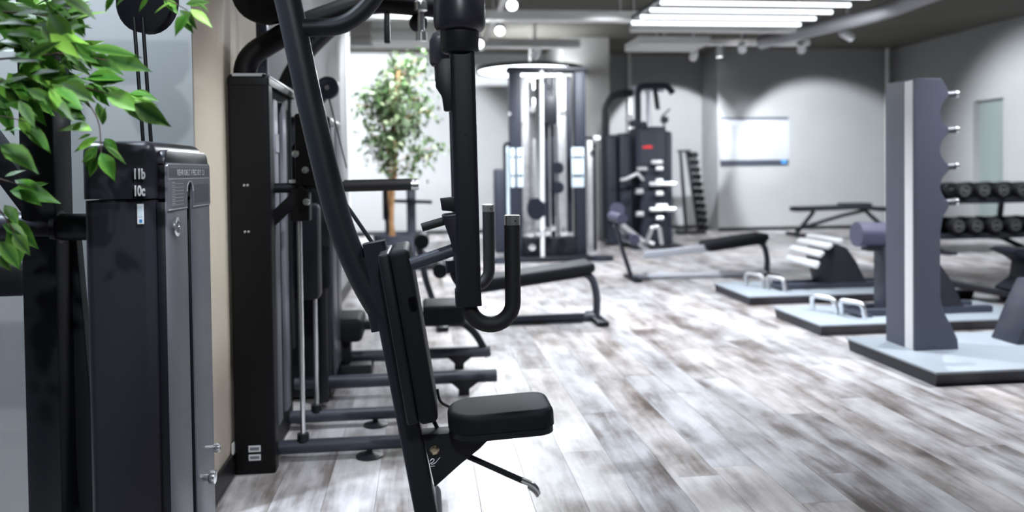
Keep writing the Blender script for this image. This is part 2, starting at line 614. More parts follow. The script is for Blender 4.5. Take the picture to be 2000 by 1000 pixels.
def spotlight(pos, aim, label, lit=True, power=None, size=70, blend=0.25, ceil=None, col=LIGHT_COL, name='track_spotlight'):
    p, a = V(pos), V(aim)
    d = (a - p).normalized()
    t = thing(name, label, 'spotlight', pos, 'track spotlights below the ceiling')
    M = MX.Translation(p) @ rot_to(d)
    b = BM(); lathe(b, [(0.0, -0.10), (0.045, -0.10), (0.055, -0.08), (0.058, 0.075), (0.05, 0.075), (0.048, 0.06), (0, 0.06)], M, 18); part('lamp_head', b, WHITE, t)
    b = BM(); lathe(b, [(0, 0.062), (0.047, 0.062), (0.047, 0.066), (0, 0.068)], M, 18); part('lens', b, LENSM, t)
    b = BM(); tube(b, [p + V((0, 0, 0.03)), (p.x, p.y, CZ if ceil is None else ceil)], 0.014, n=8); part('arm', b, WHITE, t)
    if lit:
        ld = bpy.data.lights.new('spot', 'SPOT')
        ld.energy = power or SPOT_POWER
        ld.spot_size = rad(size)
        ld.spot_blend = blend
        ld.shadow_soft_size = 0.05
        ld.color = col
        lo = bpy.data.objects.new('spot_beam', ld)
        COL.objects.link(lo)
        lo.matrix_world = MX.Translation(p + d * 0.09) @ V((0, 0, -1)).rotation_difference(d).to_matrix().to_4x4()
        lo.parent = t
        lo.matrix_parent_inverse = MX.Translation(-p)
    return t


spotlight((0.88, 8.79, 2.70), (0.75, 5.5, 0.9), 'bright spotlight on the ceiling rail, second of the three in a row')
spotlight((0.71, 9.72, 2.70), (0.75, 6.0, 0.9), 'bright spotlight on the ceiling rail, farthest of the three in a row')
spotlight((0.88, 7.52, 2.72), (0.5, 4.5, 0.9), 'bright spotlight on the ceiling rail, at the top edge of the photo')
spotlight((1.56, 10.60, 2.70), (0.9, 13.3, 1.35), 'white spotlight turned to the back wall above the disc lamp', power=850, size=62, blend=0.12)
spotlight((3.77, 10.42, 2.66), (4.3, 13.3, 1.35), 'white spotlight aimed at the wall corner, leftmost of three on the right rail', power=760, size=46, blend=0.15)
spotlight((4.28, 9.97, 2.70), (5.55, 12.55, 1.55), 'white spotlight aimed at the back wall, middle of three on the right rail', power=200, size=28, blend=0.6)
spotlight((5.10, 9.93, 2.70), (6.75, 12.55, 1.0), 'white spotlight aimed at the back wall, rightmost of three on the right rail', power=800, size=58, blend=0.35)
spotlight((5.21, 8.98, 2.70), (8.13, 9.5, 1.45), 'single glowing spotlight by the foil duct on the right', power=820, size=62, blend=0.8)
spotlight((-1.6, 10.2, 2.66), (-0.9, 13.3, 1.2), 'added unseen spotlight brightening the wall behind the ficus tree', power=1500, size=75)  # unseen lamp, added to brighten the bay wall
for n_, (x, y, pw, sz) in {'over the middle of the plank floor': (1.6, 4.8, 380, 88), 'over the decline benches': (1.2, 6.6, 470, 105), 'over the pale decks': (3.5, 5.0, 210, 105), 'over the storage rack': (3.7, 3.2, 460, 115), 'over the front of the plank floor': (-0.05, 2.9, 160, 62)}.items():  # unseen downlights, added to brighten the floor and decks
    spotlight((x, y, 2.9), (x, y, 0), 'added unseen downward spotlight %s' % n_, power=pw, size=sz, blend=0.7)
for n_, p_, a_, pw in (('over the pulley station', (2.0, 7.5, 2.95), (2.0, 9.6, 0), 520), ('over the dumbbell tower', (4.6, 7.4, 2.95), (5.2, 10.2, 0), 480), ('over the dumbbell rack', (6.8, 7.3, 2.95), (6.6, 9.0, 0), 420), ('over the bay floor', (0.0, 7.4, 2.95), (-0.6, 10.0, 0), 380)):  # unseen lamps tilted to the back, added to lift the far floor
    spotlight(p_, a_, 'added unseen tilted spotlight %s' % n_, power=pw, size=95, blend=0.7)
spotlight((0.1, -0.9, 2.95), (-0.55, 1.8, 0.85), 'added unseen spotlight behind the viewer brightening the foreground machines', power=190, size=58, blend=0.6)  # unseen lamp, added as fill for the dark foreground
spotlight((4.86, 12.22, 2.98), (4.97, 12.42, 0.0), 'small spotlight close to the jutting wall corner', power=150, size=52, blend=0.3)
spotlight((0.75, 2.3, 2.95), (-0.7, 2.70, 0.25), 'added unseen spotlight brightening the beige wall between the towers', power=130, size=36, blend=0.7)  # unseen lamp, added to lift the beige wall
# unseen lamps added outside the frame to brighten single areas
spotlight((0.83, 5.2, 2.70), (0.2, 7.3, 1.2), 'added unseen spotlight over the ficus and decline benches', power=110, size=75)  # added fill lamp, out of view
spotlight((0.2, 5.9, 2.70), (-0.35, 7.7, 1.5), 'added unseen spotlight brightening the ficus tree', power=330, size=60, ceil=None)  # added lamp, out of view, to lift the tree crown
spotlight((0.45, 1.15, 2.95), (-0.55, 1.5, 1.14), 'added unseen narrow spotlight on the leafy plant beside the weight tower', power=420, size=13, blend=0.6)  # added narrow beam, out of view, so only some leaves are bright
spotlight((-1.5, 1.95, 2.95), (-1.15, 2.47, 1.1), 'added unseen spotlight brightening the grey wall behind the weight tower', power=420, size=80, blend=0.6, col=(0.76, 0.88, 1.0))  # added bluish wall washer, out of view

# ================================================================== CHEST PRESS (foreground)
CY = 2.17
cp = thing('chest_press_machine', 'black chest press machine with U shaped handles and vinyl seat in the foreground', 'exercise machine', (0, CY, 0))


def Y3(pts, y=CY):
    return [(x, y, z) for x, z in pts]


mast_prof = circ(0.036, 18)
b = BM(); sweep(b, fillet(Y3([(-0.47, 1.98), (-0.364, 1.554), (-0.311, 1.274), (-0.266, 1.062), (-0.228, 0.905), (-0.165, 0.755), (-0.105, 0.655)]), 0.08), mast_prof); part('mast', b, BLACK, cp)
b = BM(); tube(b, Y3([(-0.36, 1.477), (-0.215, 1.482), (-0.14, 1.545), (-0.06, 1.70), (0.09, 1.74)]), 0.025, 0.06); part('upper_arm_tube', b, BLACK, cp)
b = BM(); tube(b, Y3([(-0.47, 1.97), (-0.1, 1.97), (0.02, 1.9), (0.08, 1.75)]), 0.03, 0.1); part('top_beam', b, BLACK, cp)
b = BM(); tube(b, [(0.09, 1.80, 1.74), (0.09, 2.54, 1.74)], 0.035); part('pivot_shaft', b, BLACK, cp)
# back post: inclined rectangular tube
b = BM(); sweep(b, Y3([(0.012, 0.0), (-0.142, 0.885)]), rrect(0.062, 0.07, 0.01), up=(0, 1, 0)); part('back_post', b, BLACK, cp)
b = BM(); sweep(b, Y3([(-0.128, 0.64), (-0.164, 0.845)]), rrect(0.05, 0.055, 0.01), up=(0, 1, 0)); part('post_sleeve', b, BLACK, cp)
b = BM(); tube(b, Y3([(0.02, 0.03), (-0.5, 0.03)]), 0.03); tube(b, [(0.01, 1.85, 0.03), (0.01, 2.5, 0.03)], 0.03); part('base_frame', b, BLACK, cp)
# thin cable behind the post
b = BM(); tube(b, Y3([(-0.24, 1.0), (-0.11, 0.80)], 2.3), 0.006, n=8); part('cable', b, BLACK, cp)
tilt = MX.Rotation(-rad(8.9), 4, 'Y')
b = BM(); box(b, (-0.0755, CY, 0.634), (0.030, 0.25, 0.465), 0.008, 3, tilt); part('pad_board', b, BLACK, cp)
b = BM(); box(b, (-0.034, CY, 0.640), (0.054, 0.262, 0.472), 0.016, 4, tilt); bp_ = part('back_pad', b, VINYL, cp)


def seat_shape(h0, h1, inset, bev):
    o = []
    x0, x1, y0, y1 = 0.055 + inset, 0.346 - inset, CY - 0.125 + inset, CY + 0.07 - inset
    for cx, cy, a0, r in ((x1 - .045, y1 - .045, 0, .045), (x0 + .08, y1 - .08, 90, .08), (x0 + .08, y0 + .08, 180, .08), (x1 - .045, y0 + .045, 270, .045)):
        o += arc((cx, cy), r, a0, a0 + 90, 6)
    b = BM(); prism(b, o, 'z', h0, h1)
    t = b
    es = [e for e in t.edges if abs(e.verts[0].co.z - e.verts[1].co.z) < 1e-6 and e.verts[0].co.z > (h0 + h1) / 2]
    bmesh.ops.bevel(t, geom=es, offset=bev, segments=4, affect='EDGES', profile=0.5)
    bmesh.ops.transform(t, matrix=MX.Translation((0.2, 0, .4)) @ MX.Rotation(-rad(2.6), 4, 'Y') @ MX.Translation((-0.2, 0, -.4)), verts=t.verts)
    return t


part('seat_pad', seat_shape(0.374, 0.424, 0.0, 0.018), VINYL, cp)
part('seat_board', seat_shape(0.354, 0.3738, 0.003, 0.003), BLACK, cp)
b = BM(); prism(b, [(-0.018, 0.345), (0.20, 0.352), (0.144, 0.298), (0.09, 0.258), (0.016, 0.196), (-0.002, 0.285)], 'y', CY - 0.03, CY + 0.03, 0.003); sb = part('seat_bracket', b, BLACK, cp)
b = BM(); lathe(b, [(0, 0), (0.0135, 0), (0.0135, 0.006), (0.009, 0.011), (0, 0.012)], MX.Translation((0.017, CY - 0.03, 0.303)) @ rot_to((0, -1, 0))); part('bolt', b, BRASS, sb, 'brass bolt')
sq = [(0.004, 0.272), (0.010, 0.279), (0.017, 0.276), (0.012, 0.268), (0.004, 0.266), (0.010, 0.262), (0.020, 0.267), (0.026, 0.275), (0.032, 0.281)]
b = BM(); tube(b, fillet([(x, CY - 0.0315, z) for x, z in sq], 0.004, 3), 0.0011, n=5); tube(b, [(0.006, CY - 0.0315, 0.257), (0.017, CY - 0.0315, 0.258)], 0.0009, n=5); part('script_mark', b, PAPER, sb, 'thin white script emblem')
b = BM(); tube(b, Y3([(0.085, 0.285), (0.268, 0.192)], CY - 0.01), 0.0085, n=12); lev = part('seat_lever', b, BLACK, cp)
b = BM(); tube(b, Y3([(0.262, 0.196), (0.293, 0.181), (0.306, 0.168), (0.310, 0.152)], CY - 0.01), 0.0088, 0.01, n=12); part('lever_tip', b, CHROME, lev, 'chrome lever tip')
b = BM(); tube(b, Y3([(0.282, 0.176), (0.302, 0.160), (0.309, 0.148)], CY - 0.016), 0.005, 0.008, n=8); part('lever_hook', b, CHROME, lev)
b = BM(); tube(b, Y3([(0.10, 0.32), (0.13, 0.285)], CY + .035), 0.012, n=10); part('lever_pivot', b, BLACK, cp)
b = BM(); tube(b, [(0.0, CY + 0.03, 0.40), (0.03, CY + 0.03, 0.335)], 0.006, n=8); part('gas_spring', b, BLACK, cp)
b = BM(); tube(b, fillet([(0.028, CY + 0.05, 0.45), (0.035, CY + 0.05, 0.41), (0.065, CY + .05, 0.395)], 0.02), 0.004, n=8); part('cable_guide', b, BLACK, cp)


def press_arm(y, dx, near, name='press_arm'):
    sx = 0.0 if near else 0.016
    sw = 0.060 if near else 0.046
    def P(pts):
        return [(x + dx, y, z) for x, z in pts]
    b = BM(); sweep(b, P([(0.094 + sx, 1.40), (0.103 + sx, 0.775)]), rrect(sw, 0.056, 0.012), up=(0, 1, 0))
    root = part(name, b, BLACK, cp)
    T = MX.Translation((0.090 + dx, y, 0))
    b = BM(); lathe(b, [(0.0, 1.54), (0.03, 1.536), (0.052, 1.522), (0.062, 1.50), (0.063, 1.44), (0.061, 1.428), (0.056, 1.420), (0.047, 1.417)], T, 28); part('pivot_dome', b, SATIN, root)
    b = BM(); lathe(b, [(0.047, 1.43), (0.046, 1.372), (0.042, 1.366), (0.034, 1.364)], T, 28); part('neck_sleeve', b, BLACK, root)
    b = BM(); tube(b, P([(0.09, 1.50), (0.09, 1.75)]), 0.03); part('hanger_tube', b, BLACK, root)
    b = BM(); sweep(b, P([(0.101, 0.792), (0.1025, 0.753)]), rrect(0.062, 0.062, 0.006), up=(0, 1, 0)); part('end_collar', b, BLACK, root)
    u = [(0.103, 0.785)] + [(0.1575 + 0.0545 * cos(rad(a)), 0.757 + 0.0545 * sin(rad(a))) for a in range(180, 361, 12)] + [(0.212, 0.80), (0.212, 0.947)]
    b = BM(); sweep(b, P(u), circ(0.0195, 18)); h = part('handle_grip', b, GRIP, root)
    T2 = MX.Translation((0.212 + dx, y, 0))
    b = BM(); lathe(b, [(0.0, 0.970), (0.018, 0.970), (0.020, 0.968), (0.020, 0.946), (0, 0.946)], T2, 20); part('grip_cap', b, CHROME, h, 'chrome grip cap')
    b = BM(); lathe(b, [(0, 0), (0.002, 0), (0.002, 0.001), (0, 0.001)], MX.Translation((0.218 + dx, y - 0.019, 0.957)) @ rot_to((0, -1, 0)), 10); part('set_screw', b, BLACK, h)
    b = BM(); tube(b, P([(0.118, 1.155), (0.118, 1.1551)]), 0.0, n=6) if False else lathe(b, [(0, 0), (0.004, 0), (0.004, 0.002), (0, 0.002)], MX.Translation((0.10 + dx, y - 0.028, 1.17)) @ rot_to((0, -1, 0)), 10); part('bolt', b, BLACK, root)
    if not near:
        return root
    # pivot block and range bracket on the rear side
    b = BM(); prism(b, [(p[0] + dx, p[1]) for p in [(0.075, 1.352), (0.045, 1.352), (0.032, 1.335), (0.030, 1.285), (0.045, 1.262), (0.05, 1.225), (0.075, 1.225)]], 'y', y - 0.02, y + 0.02, 0.004); part('pivot_block', b, BLACK, root)
    b = BM(); prism(b, [(p[0] + dx, p[1]) for p in [(0.078, 1.018), (0.037, 1.014), (0.041, 0.985), (0.078, 0.982)]], 'y', y - 0.02, y + 0.02, 0.002); part('stop_block', b, BLACK, root)
    b = BM(); prism(b, [(p[0] + dx, p[1]) for p in [(0.08, 0.980), (0.041, 0.976), (0.041, 0.968), (0.060, 0.912), (0.073, 0.862), (0.088, 0.858)]], 'y', y - 0.024, y + 0.024, 0.006, 3); br = part('range_bracket', b, SATIN, root)
    b = BM(); tube(b, P([(-0.008, 0.944), (0.05, 0.960)]), 0.0105); part('peg', b, GRIP, br)
    b = BM(); tube(b, P([(-0.035, 0.855), (0.080, 0.892)]), 0.0155); part('stub_tube', b, CHARC, br)
    return root


press_arm(1.87, 0.0, True)
press_arm(2.50, -0.006, False)

# ================================================================== NEAR WEIGHT TOWER (left)
wt = thing('weight_tower', 'black weight stack tower with printed label plate and badge, left foreground', 'weight machine', (-0.64, 1.9, 0))


def tower_poly(x0, x1, y0, y1, r):
    return arc((x1 - r, y1 - r), r, 0, 90, 5) + arc((x0 + r, y1 - r), r, 90, 180, 5) + arc((x0 + r, y0 + r), r, 180, 270, 5) + arc((x1 - r, y0 + r), r, 270, 360, 5)


b = BM(); prism(b, tower_poly(-0.722, -0.577, 1.72, 2.09, 0.022), 'z', 0.0, 1.026); part('tower_body', b, SATIN, wt)
b = BM(); prism(b, tower_poly(-0.724, -0.575, 1.718, 2.092, 0.022), 'z', 1.029, 1.153)
es = [e for e in b.edges if min(v.co.z for v in e.verts) > 1.15]
bmesh.ops.bevel(b, geom=es, offset=0.026, segments=5, affect='EDGES', profile=0.5)
part('tower_cap', b, SATIN, wt)
# raised hood over the selector face
hood = [(1.745, 1.026), (1.745, 1.10)] + [(1.775 + 0.03 * cos(rad(a)), 1.105 + 0.03 * sin(rad(a))) for a in range(180, 89, -15)] + [(2.05 + 0.03 * cos(rad(a)), 1.105 + 0.03 * sin(rad(a))) for a in range(90, -1, -15)] + [(2.08, 1.026)]
b = BM(); prism(b, hood, 'x', -0.58, -0.560, 0.004); part('hood', b, SATIN, wt)
for y0, y1, nm in ((1.735, 1.882, 'selector_panel'), (1.916, 2.07, 'selector_panel')):
    b = BM(); bx(b, -0.577, -0.560, y0, y1, 0.02, 1.02, 0.003); cr_ = part('dark_edge_layer', b, BLACK, wt)  # black layer: dark panel edge, with the recess shade painted in
    b = BM(); bx(b, -0.560, -0.556, y0 + 0.001, y1, 0.02, 1.02, 0.001); part(nm, b, GREYP, wt)
b = BM(); bx(b, -0.577, -0.574, 1.88, 1.918, 0.02, 1.02); part('slot', b, mat('slot_black', (0.002, 0.002, 0.002), 0.8), wt)
# label plate with an arched cut for the slot
lp = [(1.742, 1.000), (1.742, 1.098), (1.750, 1.106), (2.062, 1.106), (2.070, 1.098), (2.070, 1.000), (1.920, 1.000)] + [(1.899 + 0.021 * cos(rad(a)), 1.040 + 0.021 * sin(rad(a))) for a in range(0, 181, 20)] + [(1.878, 1.000)]
b = BM(); prism(b, lp, 'x', -0.560, -0.5535); lab = part('label_plate', b, GREYP, wt)
XF = -0.5533
b = BM(); prism(b, [(1.750, 1.073), (2.062, 1.073), (2.062, 1.094), (1.750, 1.094)], 'x', XF - 0.0004, XF); part('title_band', b, LABELP, lab, smooth=0)
b = BM()
for z in (1.103, 1.070, 1.0025):
    if z > 1.01:
        bx(b, XF - .0003, XF + .0002, 1.748, 2.064, z - 0.0008, z + 0.0008)
    else:
        bx(b, XF - .0003, XF + .0002, 1.744, 1.876, z - 0.0012, z + 0.0012); bx(b, XF - .0003, XF + .0002, 1.922, 2.068, z - 0.0012, z + 0.0012)
for k in range(9):
    a0, a1 = k * 20, (k + 1) * 20
    p0 = (1.899 + 0.0235 * cos(rad(a0)), 1.040 + 0.0235 * sin(rad(a0))); p1 = (1.899 + 0.0235 * cos(rad(a1)), 1.040 + 0.0235 * sin(rad(a1)))
    tube(b, [(XF, *p0), (XF, *p1)], 0.0016, n=5)
for k in range(7):
    bx(b, XF - .0003, XF + .0002, 1.768, 1.85, 1.012 + 0.0078 * k - .0005, 1.012 + 0.0078 * k + .0005)
    bx(b, XF - .0003, XF + .0002, 1.768, 1.79, 1.0155 + 0.0078 * k - .0006, 1.0155 + 0.0078 * k + .0006)
part('printed_lines', b, PAPER, lab, smooth=0)
MT = frame_mx((XF + 0.0004, 1.805, 1.0775), (0, 1, 0), (0, 0, 1))
part('lettering', text_mesh('REAR DELT / PEC FLY  23', 0.0195, MT, PAPER, 0.0004), PAPER, lab)
b = BM(); prism(b, [(1.935, 1.010), (2.055, 1.010), (2.055, 1.055), (1.935, 1.055)], 'x', XF - .0003, XF + .0001); part('diagram', b, LABELP, lab, smooth=0)
# badge
bd = [(1.80 + 0.021 * cos(rad(a)) * (1.15 if abs(cos(rad(a))) > .5 else 1.1), 0.962 + 0.020 * sin(rad(a)) * 1.1) for a in range(0, 360, 20)]
b = BM(); prism(b, bd, 'x', -0.558, -0.552, 0.001); bg = part('badge', b, CHROME, wt, 'chrome badge')
b = BM(); prism(b, [(1.80 + 0.015 * cos(rad(a)), 0.962 + 0.014 * sin(rad(a))) for a in range(0, 360, 30)], 'x', -0.552, -0.5515); part('badge_face', b, GREYP, bg)
b = BM()
tube(b, [(-0.5513, 1.79, 0.956), (-0.5513, 1.80, 0.969), (-0.5513, 1.81, 0.956)], 0.0014, n=5); tube(b, [(-0.5513, 1.793, 0.962), (-0.5513, 1.808, 0.963)], 0.0012, n=5)
part('badge_mark', b, CHROME, bg)
# stickers on the near rounded corner
nx = V((0.55, -0.83, 0)).normalized()
tx = V((0.83, 0.55, 0)).normalized()
for s_, z, nm in (('11b', 1.072, 'sticker_text'), ('10c', 1.036, 'sticker_text')):
    M = frame_mx(V((-0.616, 1.7155, z)), (1, 0.02, 0), (0, 0, 1)) @ MX.Diagonal((0.55, 1, 1, 1))
    part(nm, text_mesh(s_, 0.030, M, PAPER, 0.0012), PAPER, wt, smooth=0)
b = BM(); bx(b, -0.610, -0.597, 1.7178, 1.7192, 0.975, 1.018, 0.0); stk = part('sticker', b, PAPER, wt, 'white sticker with small blue mark', 0)
b = BM(); bx(b, -0.606, -0.600, 1.7172, 1.7180, 0.978, 0.985); part('sticker_mark', b, BLUEP, stk, smooth=0)
b = BM(); bx(b, -0.608, -0.599, 1.7173, 1.7180, 0.990, 1.014); part('sticker_print', b, PALEBL, stk, smooth=0)
# selector pins
for y, z, r in ((1.99, 0.392, 0.011), (1.945, 0.335, 0.016)):
    b = BM(); tube(b, [(-0.575, y, z), (-0.53, y, z)], r * 0.55, n=10); lathe(b, [(0, 0), (r, 0), (r * 1.1, 0.006), (r, 0.014), (0, 0.016)], MX.Translation((-0.535, y, z)) @ rot_to((1, 0, 0))); part('selector_pin', b, CHROME, wt, 'chrome selector pin')
# rear frame: post, thick cross pipe, slanted brace, pulley and cables
b = BM(); bx(b, -0.935, -0.858, 1.90, 2.0, 0, 2.0, 0.008); part('rear_post', b, BLACK, wt)
b = BM(); tube(b, [(-1.25, 1.93, 0.961), (-0.857, 1.93, 0.958)], 0.036, n=20); pp = part('cross_pipe', b, SATIN, wt)
b = BM(); tube(b, [(-0.857, 1.93, 0.958), (-0.72, 1.93, 0.957)], 0.032, n=20); part('cross_pipe_end', b, BLACK, pp)
b = BM(); lathe(b, [(0.036, 0), (0.040, 0.002), (0.040, 0.014), (0.036, 0.016)], MX.Translation((-0.872, 1.93, 0.958)) @ rot_to((1, 0, 0))); part('pipe_collar', b, SATIN, pp)
b = BM(); sweep(b, [(-0.875, 2.0, 0.96), (-0.815, 2.0, 0.0)], rrect(0.05, 0.04, 0.006), up=(0, 1, 0)); part('brace', b, BLACK, wt)
b = BM(); sweep(b, [(-1.05, 1.95, 1.20), (-0.90, 1.95, 0.98)], rrect(0.06, 0.05, 0.006), up=(0, 1, 0)); part('upper_brace', b, BLACK, wt)
b = BM(); bx(b, -1.4, -0.93, 1.9, 2.0, 0.80, 0.87, 0.01); part('side_rail', b, BLACK, wt)
b = BM(); lathe(b, [(0, -0.018), (0.07, -0.018), (0.078, -0.014), (0.066, 0), (0.078, 0.014), (0.07, 0.018), (0, 0.018)], MX.Translation((-0.665, 1.97, 1.502)) @ rot_to((0.35, 1, 0)), 28); pu = part('pulley', b, SATIN, wt)
b = BM(); bx(b, -0.93, -0.60, 1.92, 2.02, 1.60, 1.68, 0.01); bx(b, -0.69, -0.64, 1.995, 2.01, 1.45, 1.66); part('top_beam', b, BLACK, wt)
for x0, x1 in ((-0.69, -0.674), (-0.67, -0.656)):
    b = BM(); tube(b, [(x0, 1.95, 1.46), (x1, 1.95, 1.14)], 0.0045, n=8); part('cable', b, BLACK, wt)

# ================================================================== SECOND MACHINE: tall black tower with rods (left row)
lm = thing('lat_machine', 'tall black cable tower with chrome rods and two base tubes by beige wall', 'exercise machine', (-0.6, 3.0, 0))
b = BM(); prism(b, tower_poly(-0.688, -0.575, 2.83, 3.38, 0.015), 'z', 0.02, 1.40); part('tower_body', b, JET, lm)
b = BM(); prism(b, tower_poly(-0.69, -0.548, 2.825, 2.90, 0.01), 'z', 0.0, 1.395); fc = part('front_column', b, JET, lm)
b = BM(); prism(b, tower_poly(-0.692, -0.546, 2.822, 3.385, 0.015), 'z', 1.395, 1.435)
es = [e for e in b.edges if min(v.co.z for v in e.verts) > 1.43]
bmesh.ops.bevel(b, geom=es, offset=0.018, segments=3, affect='EDGES', profile=0.5)
part('tower_cap', b, JET, lm)
b = BM(); prism(b, tower_poly(-0.675, -0.563, 2.84, 3.37, 0.012), 'z', 1.434, 1.438); part('cap_top_highlight', b, mat('highlight_pale', (0.5, 0.52, 0.55), 0.3), lm)  # pale plate paints a highlight on top of the black cap
b = BM(); tube(b, [(-0.552, 2.84, 1.425), (-0.552, 3.37, 1.425)], 0.007, n=8); part('cap_highlight', b, MATS['highlight_pale'], lm)  # highlight along the side edge, modelled as a pale strip
b = BM(); tube(b, [(-0.672, 2.828, 1.430), (-0.57, 2.828, 1.430)], 0.006, n=8); part('cap_highlight', b, MATS['highlight_pale'], lm)  # highlight along the front edge, modelled as a pale strip
for y0, y1 in ((2.98, 3.06), (3.16, 3.24)):
    b = BM(); bx(b, -0.577, -0.560, y0, y1, 0.12, 1.36, 0.003); part('selector_panel', b, GREYP, lm)
b = BM(); bx(b, -0.560, -0.557, 3.0, 3.06, 1.16, 1.23); part('panel_badge', b, CHROME, lm)
for z0, z1 in ((0.081, 0.104), (0.05, 0.072)):
    b = BM(); bx(b, -0.640, -0.598, 2.8225, 2.8240, z0, z1); s_ = part('sticker', b, PAPER, lm, smooth=0)
    b = BM(); bx(b, -0.635, -0.603, 2.8215, 2.8227, z0 + .006, z1 - .006); part('sticker_print', b, GREYP, s_, smooth=0)
for z in (1.038, 0.872):
    for dx in (-.006, .006):
        b = BM(); lathe(b, [(0, 0), (0.005, 0), (0.004, 0.003), (0, 0.004)], MX.Translation((-0.632 + dx, 2.825, z)) @ rot_to((0, -1, 0)), 10); part('bolt', b, STEEL, lm)
b = BM(); bx(b, -0.705 + .012, -0.688, 2.80, 2.826, 0.06, 0.12); part('wall_clip', b, WHITE, lm)
b = BM(); tube(b, [(-0.575, 2.94, 1.024), (-0.03, 2.94, 1.031)], 0.019); hb = part('handle_bar', b, BLACK, lm)
b = BM(); tube(b, [(-0.30, 2.94, 1.029), (-0.05, 2.94, 1.031)], 0.023); part('bar_grip', b, GRIP, hb)
b = BM(); tube(b, [(-0.05, 2.94, 1.031), (-0.022, 2.94, 1.031)], 0.022); part('bar_cap', b, CHROME, hb)
b = BM(); bx(b, -0.50, -0.42, 2.925, 2.955, 1.042, 1.055, 0.003); part('bar_clamp', b, WHITE, hb)
b = BM(); sweep(b, [(-0.60, 2.92, 0.87), (-0.44, 2.92, 1.02)], rrect(0.045, 0.03, 0.004), up=(0, 1, 0)); part('brace', b, JET, lm)
b = BM(); bx(b, -0.495, -0.425, 2.91, 2.97, 0.90, 1.02, 0.006); blk = part('rod_block', b, JET, lm)
for x, z in ((-0.435, 0.972), (-0.437, 1.09), (-0.47, 1.15)):
    b = BM(); lathe(b, [(0, 0), (0.014, 0), (0.012, 0.006), (0, 0.008)], MX.Translation((x, 2.905, z)) @ rot_to((0, -1, 0)), 14); part('bolt', b, CHROME, lm)
b = BM(); bx(b, -0.475, -0.40, 2.91, 2.95, 1.03, 1.30, 0.01); part('rod_column', b, JET, lm)
for x, y, zt in ((-0.467, 2.94, 0.905), (-0.466, 3.30, 0.80)):
    b = BM(); tube(b, [(x, y, 0.05), (x, y, zt)], 0.0095, n=12); part('guide_rod', b, CHROME, lm, 'chrome guide rod')
b = BM(); bx(b, -0.53, -0.44, 3.25, 3.35, 0.55, 0.95, 0.02); part('rod_cover', b, BLACK, lm)
for y, xr in ((2.94, 0.0), (3.30, 0.02)):
    b = BM(); tube(b, [(-0.60, y, 0.052), (xr, y, 0.052)], 0.026); ft = part('base_tube', b, CHARC, lm)
    b = BM(); lathe(b, [(0, 0), (0.05, 0), (0.052, 0.006), (0.02, 0.014), (0.011, 0.02), (0.011, 0.035), (0, 0.035)], MX.Translation((-0.222, y, 0))); part('leveling_foot', b, BLACK, ft)
    b = BM(); lathe(b, [(0, 0), (0.022, 0), (0.022, 0.03), (0, 0.03)], MX.Translation((-0.467, y, 0.07))); part('rod_collar', b, BLACK, ft)
b = BM(); tube(b, [(-0.645, 2.9, 1.36), (-0.645, 2.9, 1.50), (-0.45, 2.9, 1.62), (-0.19, 2.93, 1.72), (0.07, 2.95, 1.705)], 0.042, 0.08); part('overhead_arm', b, JET, lm)
b = BM(); lathe(b, [(0, -0.03), (0.11, -0.03), (0.125, -0.02), (0.125, 0.02), (0.11, 0.03), (0, 0.03)], MX.Translation((-0.56, 2.88, 1.745)) @ rot_to((0.2, 1, 0)), 28); part('top_pulley', b, JET, lm)
b = BM(); bx(b, -0.625, -0.585, 3.0, 3.04, 1.42, 2.1, 0.006); part('top_post', b, CHARC, lm)
b = BM(); bx(b, -0.1425, -0.120, 2.93, 2.955, 1.565, 1.70, 0.004); part('stop_bar', b, BLACK, lm)
b = BM(); lathe(b, [(0, 1.565), (0.016, 1.567), (0.016, 1.60), (0.010, 1.605), (0.010, 1.675), (0.020, 1.68), (0.020, 1.71), (0.012, 1.72), (0.012, 1.76), (0, 1.76)], MX.Translation((-0.004, 2.90, 0)) @ MX.Diagonal((1.3, 1.3, 1, 1)), 14); part('swivel', b, CHROME, lm, 'chrome cable swivel')
b = BM(); lathe(b, [(0.0, -0.035)] + [(0.036 * cos(rad(a)), 0.036 * sin(rad(a))) for a in range(-75, 76, 15)] + [(0, 0.035)], MX.Translation((-0.014, 2.96, 1.645)), 20); part('cable_ball', b, BLACK, lm)
b = BM(); sweep(b, [(-0.045 + 0.03 * cos(rad(a)), 2.95, 1.712 + 0.012 * sin(rad(a))) for a in range(0, 351, 15)], circ(0.004, 6)); part('ring', b, CHROME, lm)

# ================================================================== THIRD MACHINE (left row)
m3 = thing('seated_row_machine', 'black machine with low seat and paired base tubes, farther along the left wall', 'exercise machine', (-0.4, 4.0, 0))
b = BM(); prism(b, tower_poly(-0.66, -0.455, 3.70, 4.15, 0.02), 'z', 0.02, 1.30); part('tower_body', b, BLACK, m3)
b = BM(); prism(b, tower_poly(-0.662, -0.44, 3.698, 4.155, 0.02), 'z', 1.30, 1.345)
es = [e for e in b.edges if min(v.co.z for v in e.verts) > 1.34]
bmesh.ops.bevel(b, geom=es, offset=0.015, segments=3, affect='EDGES', profile=0.5)
part('tower_cap', b, SATIN, m3)
b = BM(); tube(b, [(-0.446, 3.72, 1.333), (-0.446, 4.13, 1.333)], 0.009, n=8); part('cap_highlight', b, MATS['highlight_pale'], m3)  # pale strip painting the bright glint on this cap's edge
for y0, y1 in ((3.74, 3.90), (3.94, 4.10)):
    b = BM(); bx(b, -0.456, -0.440, y0, y1, 0.1, 1.30, 0.003); part('selector_panel', b, LABELP, m3)
b = BM(); sweep(b, [(-0.62, 3.6, 1.22), (-0.434, 3.6, 1.467)], rrect(0.055, 0.04, 0.01), up=(0, 1, 0)); pa = part('pulley_arm', b, CHARC, m3)
